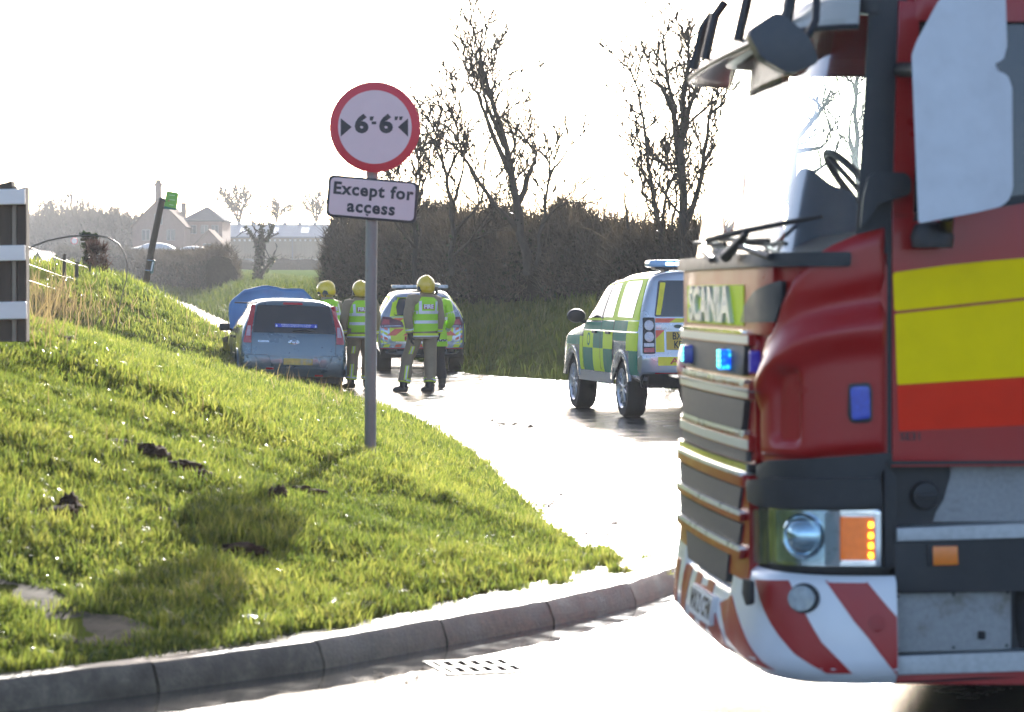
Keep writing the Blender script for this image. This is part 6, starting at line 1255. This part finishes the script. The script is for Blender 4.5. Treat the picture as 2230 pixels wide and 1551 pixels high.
hedge('field_hedge', 'clipped brown hedge beside the distant lane', [(-14.9,139), (-17.5,152), (-21.5,172), (-27,200)], 2.0, 2.0, 26000, 0, .45, .035, .1, 31, HTWIG, hv=.12)
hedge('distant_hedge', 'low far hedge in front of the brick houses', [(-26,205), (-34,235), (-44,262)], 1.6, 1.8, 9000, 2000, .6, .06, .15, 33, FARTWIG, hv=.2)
hedge('reddish_shrub', 'low reddish twiggy shrub beside the wire fence', [(-7.95,51.0), (-7.70,51.2)], .42, .25, 500, 40, .22, .016, .05, 35, leafmat('red_twigs', [(.06,.03,.025), (.10,.05,.04), (.14,.08,.06)], .2, .8, .2, .5, 1), 'shrub', core=False)
hedge('evergreen_shrub', 'small dark evergreen bush above the wire fence posts', [(-8.25,52.0), (-8.0,52.1)], .62, .26, 60, 260, .2, .012, .11, 37, HTWIG, 'shrub', core=False)
# grass on the far bank and beside the lane
parts = []
for (n, x0, x1, y0, y1, seed, l0, l1, w_) in [(70000, -9, 18, 36, 96, 61, .15, .36, .026), (50000, -34, -8, 90, 210, 62, .25, .55, .06)]:
    r = np.random.default_rng(seed); X = r.uniform(x0, x1, n); Y = r.uniform(y0, y1, n); dd = seg_dist(X, Y, RE); k = in_right(X-.1, Y) & (dd < (4 if seed == 61 else 10)); X, Y = X[k], Y[k]; Z = hgt(X, Y)
    V, T, rv = blades(X, Y, Z, r.uniform(l0, l1, len(X)), r.uniform(.6, 1.3, len(X))*w_, .8, seed); parts.append((V, T, rv))
r = np.random.default_rng(63); X = r.uniform(-60, -9, 60000); Y = r.uniform(60, 210, 60000); k = in_left(X, Y) & (seg_dist(X, Y, LE) < 7); X, Y = X[k], Y[k]
V, T, rv = blades(X, Y, hgt(X, Y), r.uniform(.2, .5, len(X)), r.uniform(.03, .06, len(X)), .8, 63); parts.append((V, T, rv))
V, T, rv = join(parts)
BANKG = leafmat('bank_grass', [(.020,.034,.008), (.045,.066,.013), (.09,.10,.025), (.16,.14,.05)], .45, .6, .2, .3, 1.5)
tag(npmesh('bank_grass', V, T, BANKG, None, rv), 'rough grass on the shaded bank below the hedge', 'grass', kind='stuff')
# meadow beyond the bank (short green crop)
fx, fy = np.meshgrid(np.linspace(-40, 6, 47), np.linspace(120, 262, 60), indexing='ij'); ok = in_right(fx-3.5, fy); fz = hgt(fx, fy)+.06
i_ = np.arange(fx.size).reshape(fx.shape); qd = np.stack([i_[:-1,:-1].ravel(), i_[1:,:-1].ravel(), i_[1:,1:].ravel(), i_[:-1,1:].ravel()], 1); okq = ok[:-1,:-1].ravel() & ok[1:,1:].ravel() & ok[:-1,1:].ravel()
m, t, b, o = nodes('meadow_green'); n1 = obj_noise(t, .4, 6, .7); c1 = ramp(t, n1.outputs[0], [(.3, (.045,.08,.012)), (.7, (.07,.115,.018))]); t.links.new(c1.outputs[0], b.inputs['Base Color']); b.inputs['Roughness'].default_value = .9; b.inputs['Specular IOR Level'].default_value = 0; n2 = obj_noise(t, 6, 4); bump(t, b, n2.outputs[0], .6, .1)
tag(npmesh('meadow', np.stack([fx.ravel(), fy.ravel(), fz.ravel()], 1), qd[okq], m, smooth=True), kind='structure')
# ivy clad field tree
tree('stumpy ivy clad tree standing in the field before the barn', [[(562,640), (563,590), (566,550), (570,525)], [(566,545), (545,510), (530,495)], [(568,535), (590,508), (596,490)], [(566,545), (575,505), (570,488)], [(562,610), (590,570), (602,565)]], 150, .20, 2.4, 1.3, 2, 420, cat='tree', minr=.04, ivr=1.15, ivs=.06, ivl=.12, name='ivy_clad_tree')
# ---- far trees
G2 = 'bare trees around the barn and houses'
def crown_tree(label, cx, base_y, top_y, wpx, d, seed, group=G2, mat=None, n=16, lean=0):
    random.seed(seed); rr_ = random.Random(seed); L = [[(cx, base_y), (cx+lean*.2, base_y+(top_y-base_y)*.3), (cx+lean, top_y+8)]]
    for k in range(n):
        a = rr_.uniform(-1, 1); hgt_ = base_y+(top_y-base_y)*rr_.uniform(.05, .45); tipx = cx+a*wpx*.5+lean*.6; tipy = top_y+(base_y-top_y)*(.05+.45*a*a*rr_.uniform(.5, 1.1)); L.append([(cx+a*3, hgt_), (cx+(tipx-cx)*.45, hgt_+(tipy-hgt_)*.55), (tipx, tipy)])
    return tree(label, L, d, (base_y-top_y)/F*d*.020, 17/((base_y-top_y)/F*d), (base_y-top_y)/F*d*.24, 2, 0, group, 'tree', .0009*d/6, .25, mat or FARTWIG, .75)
crown_tree('broad bare tree right of the grey roofed house', 520, 500, 400, 120, 350, 1, n=22, lean=-14); crown_tree('bare tree over the left half of the barn roof', 602, 495, 430, 84, 352, 2); crown_tree('tall pale bare tree at the right end of the barn', 688, 500, 418, 78, 354, 3)
crown_tree('spreading bare tree above the far car', 140, 545, 418, 100, 430, 4, 'far trees on the hillside'); crown_tree('low bare tree left of the brick house', 245, 540, 450, 80, 330, 5, 'far trees on the hillside'); crown_tree('rounded bare tree beside the far road', 100, 530, 440, 70, 440, 6, 'far trees on the hillside'); crown_tree('bare tree between the utility poles', 190, 545, 440, 70, 400, 7, 'far trees on the hillside')
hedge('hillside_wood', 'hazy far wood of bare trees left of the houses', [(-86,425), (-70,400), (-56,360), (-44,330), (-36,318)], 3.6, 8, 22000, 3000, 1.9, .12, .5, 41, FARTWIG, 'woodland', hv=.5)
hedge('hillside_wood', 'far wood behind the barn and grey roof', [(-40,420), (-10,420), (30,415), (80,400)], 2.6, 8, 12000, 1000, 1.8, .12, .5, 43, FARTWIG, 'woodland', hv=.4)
# ---- barn
def barn():
    d = 330; s = F/d; base = unp(600, 583, d); base.z = min(base.z, float(hgt(base.x, base.y))); root = empty('barn', base); tag(root, 'long timber clad barn with pale corrugated roof and skylights', 'barn')
    X = lambda px: (px-600)/s; Z = lambda py: CH-(py-HY)/s-base.z; CLAD = M('barn_cladding', (.20,.16,.10), .85, 0, .12, 3, .2, stretch=(1,1,.1)); ROOF = M('fibre_cement_roof', (.42,.42,.43), .9, 0, .1, 4, .1, spec=.03); SKY_ = M('roof_light', (.80,.84,.86), .35, 0, .03, 6)
    x0, x1 = X(487), X(770); ze, zr_ = Z(516), Z(487); dp = 9.0
    box('wall', ((x0+x1)/2, dp/2, (ze-2)/2), (x1-x0, dp, ze+2), CLAD, root)
    n = 46
    for k in range(n):
        xx = x0+(k+.5)*(x1-x0)/n; box('cladding_board', (xx, -.03-.02*(k % 2), ze/2-.3), ((x1-x0)/n*.93, .05, ze+.4), CLAD, root)
    for k in range(20): box('eaves_vent', (X(500)+k*X(611), -.09, ze-.42), (.22, .05, .22), M('vent_pale', (.55,.55,.52), .6), root)
    for px in (484, 637): tube('downpipe', [(X(px), -.15, ze-.1), (X(px), -.15, -.5)], .09, M('pipe_grey', (.12,.13,.14), .5), root, 6)
    box('gutter', ((x0+x1)/2, -.3, ze-.08), (x1-x0+.6, .2, .16), M('pipe_grey', (.12,.13,.14)), root)
    run = dp/2; ys_ = [-.35, run, dp+.35]
    v, f = [], []; nc = 220
    for k in range(nc+1):
        xx = x0-.4+(x1-x0+.8)*k/nc; w_ = .07 if k % 2 else 0
        for y_, z_ in ((-.35, ze-.02), (run, zr_), (dp+.35, ze-.02)): v.append((xx, y_, z_+w_))
    for k in range(nc): f += [(k*3, k*3+3, k*3+4, k*3+1), (k*3+1, k*3+4, k*3+5, k*3+2)]
    rf = mesh('roof', v, f, ROOF, root)
    sl = (zr_-ze)/(run+.35)
    for px in (528, 595, 662): xx = X(px); mesh('skylight', [(xx-.48,.9,ze+1.25*sl+.12), (xx+.48,.9,ze+1.25*sl+.12), (xx+.48,2.9,ze+3.25*sl+.12), (xx-.48,2.9,ze+3.25*sl+.12)], [(0,1,2,3)], SKY_, rf)
    for px in (513, 546, 580, 614, 647, 681): box('ridge_vent', (X(px), run-.2, zr_+.10), (.42, .8, .3), M('ridge_vent_grey', (.33,.34,.35), .6), rf, None, .03)
    for k in range(2):
        for sg in (0, 1): mesh('gable', [(x0 if sg == 0 else x1, 0, ze-.2), (x0 if sg == 0 else x1, dp, ze-.2), (x0 if sg == 0 else x1, run, zr_)], [(0,1,2)], CLAD, root) if k == 0 else None
    box('plinth_wall', ((x0+x1)/2, -.1, .3), (x1-x0, .12, 1.6), M('concrete_panel', (.20,.19,.17), .9, 0, .2, 2), root)
barn()
# low earth bank before the barn
hedge('earth_bank', 'low brown earth bank across the field before the barn', [(-29,262), (-14,262)], 1.3, 3.2, 900, 0, .3, .05, .1, 47, HTWIG, 'earth bank', hv=.2)
BRICK = M('pinkish_brick', (.24,.15,.12), .9, 0, .12, 3, .2); SLATE = M('slate_roof', (.085,.088,.095), .95, 0, .15, 3, .15, spec=.02); TILE = M('brown_tile_roof', (.15,.10,.075), .95, 0, .15, 3, .2, spec=.02); PANE = M('far_pane', (.05,.06,.07), .1)
def gable_house(root, x0, x1, y0, y1, z0, ze, za, roofm, axis='y', hip=0, name='wall'):
    """walls plus pitched roof; ridge along y (gable towards the lane) or x"""
    w_ = mesh(name, [(x0,y0,z0), (x1,y0,z0), (x1,y1,z0), (x0,y1,z0), (x0,y0,ze), (x1,y0,ze), (x1,y1,ze), (x0,y1,ze)], [(0,1,5,4), (1,2,6,5), (2,3,7,6), (3,0,4,7)], BRICK, root); xm, ym = (x0+x1)/2, (y0+y1)/2; o = .25
    if axis == 'y':
        mesh('gable', [(x0,y0,ze), (x1,y0,ze), (xm,y0,za)], [(0,1,2)], BRICK, w_); r_ = mesh('roof', [(x0-o,y0-o,ze-.12), (xm,y0-o,za+.05), (x1+o,y0-o,ze-.12), (x0-o,y1,ze-.12), (xm,y1,za+.05), (x1+o,y1,ze-.12)], [(0,1,4,3), (1,2,5,4)], roofm, root)
    else: r_ = mesh('roof', [(x0-o,y0-o,ze-.1), (x1+o,y0-o,ze-.1), (x1-hip,ym,za), (x0+hip,ym,za), (x0-o,y1+o,ze-.1), (x1+o,y1+o,ze-.1)], [(0,1,2,3), (3,2,5,4), (1,5,2), (0,3,4)], roofm, root)
    md = r_.modifiers.new('t', 'SOLIDIFY'); md.thickness = .15; return w_, r_
def house(label, cx, d, fn):
    base = unp(cx, 565, d); base.z = min(base.z, float(hgt(base.x, base.y)))-.5; root = empty('brick_house', base); tag(root, label, 'house', 'brick houses beyond the far hedge'); s = F/d
    fn(root, lambda px: (px-cx)/s, lambda py: CH-(py-HY)/s-base.z); return root
def win(w_, x, y, z, a=.5, b=.6):
    f_ = box('window', (x, y-.03, z), (a*2, .08, b*2), M('window_frame_white', (.28,.25,.22), .6), w_, None, .02)
    for sx in (-1, 1): box('pane', (x+sx*a*.46, y-.075, z), (a*.8, .02, b*1.75), PANE, f_)
def h1(root, X, Z):
    w_, r_ = gable_house(root, X(288), X(402), 0, 11, 0, Z(492), Z(433), TILE)
    for px, py in ((318,512), (345,478), (372,512)): win(w_, X(px), 0, Z(py), .45, .6)
    ch = box('chimney', (X(343.5), .5, (Z(405)+Z(440))/2), (X(350)-X(337), .8, Z(401)-Z(446)), BRICK, r_, None, .03); box('chimney_cap', (X(343.5), .5, Z(402)), (X(352)-X(335), 1.0, .28), BRICK, ch)
    for px in (340, 344, 347): lathe('chimney_pot', [(.13,0), (.11,.45), (.13,.5)], Matrix.Translation((X(px), .5, Z(401))), TILE, ch, 8)
house('tall brick gabled house with a high chimney behind the bus stop', 344, 300, h1)
def h2(root, X, Z):
    w_, r_ = gable_house(root, X(398), X(484), 0, 9, 0, Z(478), Z(447), SLATE, 'x', 2.2)
    box('chimney', (X(393), 3, Z(455)), (.55, .6, 1.6), BRICK, r_)
    for px in (420, 445, 468): win(w_, X(px), 0, Z(500), .4, .5)
house('brick house with a low grey hipped slate roof', 440, 306, h2)
def h3(root, X, Z):
    w_, r_ = gable_house(root, X(422), X(486), 0, 6, 0, Z(535), Z(500), TILE); win(w_, X(452), 0, Z(540), .5, .45)
house('small gabled outbuilding in front of the hipped roof house', 452, 290, h3)
# ---- far poles, signs, cars
for px, top, lab in ((155,418,'left thin utility pole above the far wood'), (181,421,'tall thin utility pole in the middle of the far wood'), (203,441,'short dark utility pole right of the others')):
    d = 380; p = unp(px, 560, d); root = empty('utility_pole', p); tag(root, lab, 'utility pole', 'utility poles in the far wood'); h_ = unp(px, top, d).z-p.z; tube('pole', [(0,0,0), (0,0,h_)], [.17,.13], WOOD, root, 6); box('crossarm', (0,0,h_-.5), (1.2,.1,.1), WOOD, root)
d = 300; p = unp(162, 570, d); root = empty('far_road_sign', p); tag(root, 'small round pale sign with red rim beside the far road', 'road sign'); tube('post', [(0,0,0), (0,0,2.2)], .06, M('galvanised_post', (.3,.3,.3)), root, 6); a_ = lathe('sign_disc', [(.40,0), (.40,.03)], Matrix.Translation((0,-.05,2.3)) @ Matrix.Rotation(R(90), 4, 'X'), M('sign_red', (.5,.03,.05)), root); lathe('disc_face', [(.30,0), (.30,.02)], Matrix.Translation((0,-.08,2.3)) @ Matrix.Rotation(R(90), 4, 'X'), M('sign_white', (.8,.7,.7)), a_)
d = 170; p = unp(82, 575, d); root = empty('far_road_sign', p); tag(root, 'small triangular warning sign before the far road', 'road sign'); tube('post', [(0,0,-1), (0,0,.4)], .05, M('galvanised_post', (.3,.3,.3)), root, 6); mesh('sign_triangle', [(-.35,-.05,.2), (.35,-.05,.2), (0,-.05,.8), (-.35,-.02,.2), (.35,-.02,.2), (0,-.02,.8)], [(0,1,2), (5,4,3), (0,3,4,1), (1,4,5,2), (2,5,3,0)], M('sign_back_dark', (.12,.10,.10), .5), root)
def far_car(px, py, d, rot, label, lights, col):
    p = unp(px, py, d); root = empty('distant_car', p, (0, 0, R(rot))); tag(root, label, 'car', 'distant cars'); PT = M('far_car_'+('silver' if col > .3 else 'grey'), (col, col*1.02, col*1.06), .3, .3)
    st = [(0,.40,.85,.90,.72,.6), (.15,.35,.9,.95,.82,.66), (.9,.32,.95,1.05,.86,.7), (1.5,.32,.95,1.40,.86,.62), (2.4,.32,.95,1.46,.86,.6), (3.4,.32,.95,1.36,.86,.6), (4.0,.36,.9,1.0,.82,.62), (4.15,.42,.85,.9,.72,.55)]
    bd = car_base(root, [(y, zb, ze, zt, w_, wf) for y, zb, ze, zt, w_, wf in st], 4.15, lambda z: 0.0, lambda z: 4.15, PT, [], .3)
    body, rear, sl, sr, top = bd
    wrap('windscreen', [(-.6,1.02), (.6,1.02), (.5,1.38), (-.5,1.38)], lambda x, z, n: Vector((x, .95+(z-1.0)*1.1-n-.06, z)), .02, PANE, root, 0, .03)
    for sg in (-1, 1):
        wrap('headlight', rr([(sg*.45,.62), (sg*.72,.62), (sg*.72,.78), (sg*.45,.78)], .03), rear, .03, M('headlight_lit', (.9,.9,.9), .2, emit=(1,1,1), es=4) if lights else CLRL, root)
        for yy in (.75, 3.3): car_wheel(root, sg*.80, yy, .30, .2, M('alloy_rim', (.5,.5,.5)), 5)
far_car(86, 538, 460, 10, 'distant silver car with headlights on coming down the far road', True, .5)
far_car(283, 563, 250, -80, 'pale roofed vehicle parked behind the brown field hedge', False, .6); far_car(468, 566, 285, 80, 'parked vehicle by the corner of the barn', False, .45)
# ---- wire fence on the bank top
root = empty('wire_fence', ground_at(165, 640)); tag(root, 'timber post and wire fence along the top of the bank', 'fence'); b0 = root.location.copy(); FP = []
for px, top, bot, w_ in ((139,553,640,7.5), (166,571,645,8), (195,574,650,6), (58,525,640,5)):
    d = 46+(px-139)*.05; p = unp(px, bot, d)-b0; h_ = unp(px, top, d).z-b0.z; tube('post', [p, Vector((p.x+.01, p.y, h_))], w_/2*d/F, WOOD, root, 8); FP.append((p, h_))
FP.sort(key=lambda q: q[0].x)
for fr in (.08, .35, .6):
    for (p, h_), (q, g_) in zip(FP, FP[1:]): a = Vector((p.x, p.y, h_-fr)); c = Vector((q.x, q.y, g_-fr)); tube('wire', [a, (a+c)/2+Vector((0,0,-.03)), c], .006, CHR, root, 4)
# ---- arching bramble cane, dry stems, bulb leaves
d = 24; cane = tube('bramble_cane', [unp(*q, d) for q in ((40,556), (75,535), (105,524), (150,515), (200,512), (235,517), (258,531), (272,553), (278,578), (275,610), (264,650), (255,695), (252,720))], [.007,.008,.008,.008,.007,.007,.007,.006,.006,.005,.005,.004,.003], M('cane_brown', (.10,.09,.08), .4), None, 6); tag(cane, 'long thin bramble cane arching over the bank from the fence', 'cane')
ds = []; r = np.random.default_rng(71)
def dry(px, py, n, sx, sy, l0, l1, wd):
    P, L1 = [], []
    for k in range(n):
        p = ground_at(px+r.normal(0, sx), py+r.normal(0, sy)); P.append((p.x, p.y, p.z)); L1.append(r.uniform(l0, l1))
    P = np.array(P); D = r.normal(size=(n, 3))*.28+np.array([.05, -.05, 1]); D /= np.linalg.norm(D, axis=1)[:, None]; ds.append(twigs(P, D, np.array(L1), np.full(n, wd)*P[:, 1]/20, 72+n))
dry(110, 680, 420, 42, 34, .25, .55, .007); dry(210, 690, 160, 60, 25, .15, .4, .007); dry(640, 835, 60, 70, 10, .15, .35, .006); dry(330, 830, 50, 200, 90, .1, .25, .006); dry(480, 735, 60, 60, 25, .15, .35, .006); dry(730, 880, 22, 30, 10, .15, .4, .006)
V, T, rv = join(ds); tag(npmesh('dry_grass', V, T, leafmat('dry_straw', [(.20,.14,.08), (.32,.24,.13), (.46,.38,.24)], .4, .6, .3, .6, 1.2), None, rv), 'straw coloured dead stems along the top of the bank', 'dry grass', kind='stuff')
bl = []; c0 = ground_at(80, 690)
for k in range(16):
    c_ = c0+Vector((r.normal(0,.06), r.normal(0,.06), 0)); a = r.uniform(0, 6.28); D = Vector((math.cos(a)*.5, math.sin(a)*.5, 1)).normalized(); bl.append(twigs(np.array([tuple(c_)]), np.array([tuple(D)]), np.array([r.uniform(.16, .3)]), np.array([.014]), k))
V, T, rv = join(bl); o = npmesh('bulb_plant', V, T, IVY, None, rv); tag(o, 'clump of upright dark bulb leaves at the foot of the fence', 'plant')
# ------------------------------------------------------------------ haze in the air
hz = box('haze', (0, 330, 9), (900, 1160, 24), None); hz.data.materials.clear(); tag(hz, 'thin bright haze filling the air', 'haze', kind='stuff')
m = bpy.data.materials.new('haze_air'); m.use_nodes = True; t = m.node_tree; t.nodes.remove(t.nodes['Principled BSDF']); pv = t.nodes.new('ShaderNodeVolumePrincipled')
pv.inputs['Color'].default_value = (.93,.95,.97,1); pv.inputs['Density'].default_value = .00042; pv.inputs['Anisotropy'].default_value = .2; t.links.new(pv.outputs[0], t.nodes['Material Output'].inputs['Volume']); hz.data.materials.append(m)
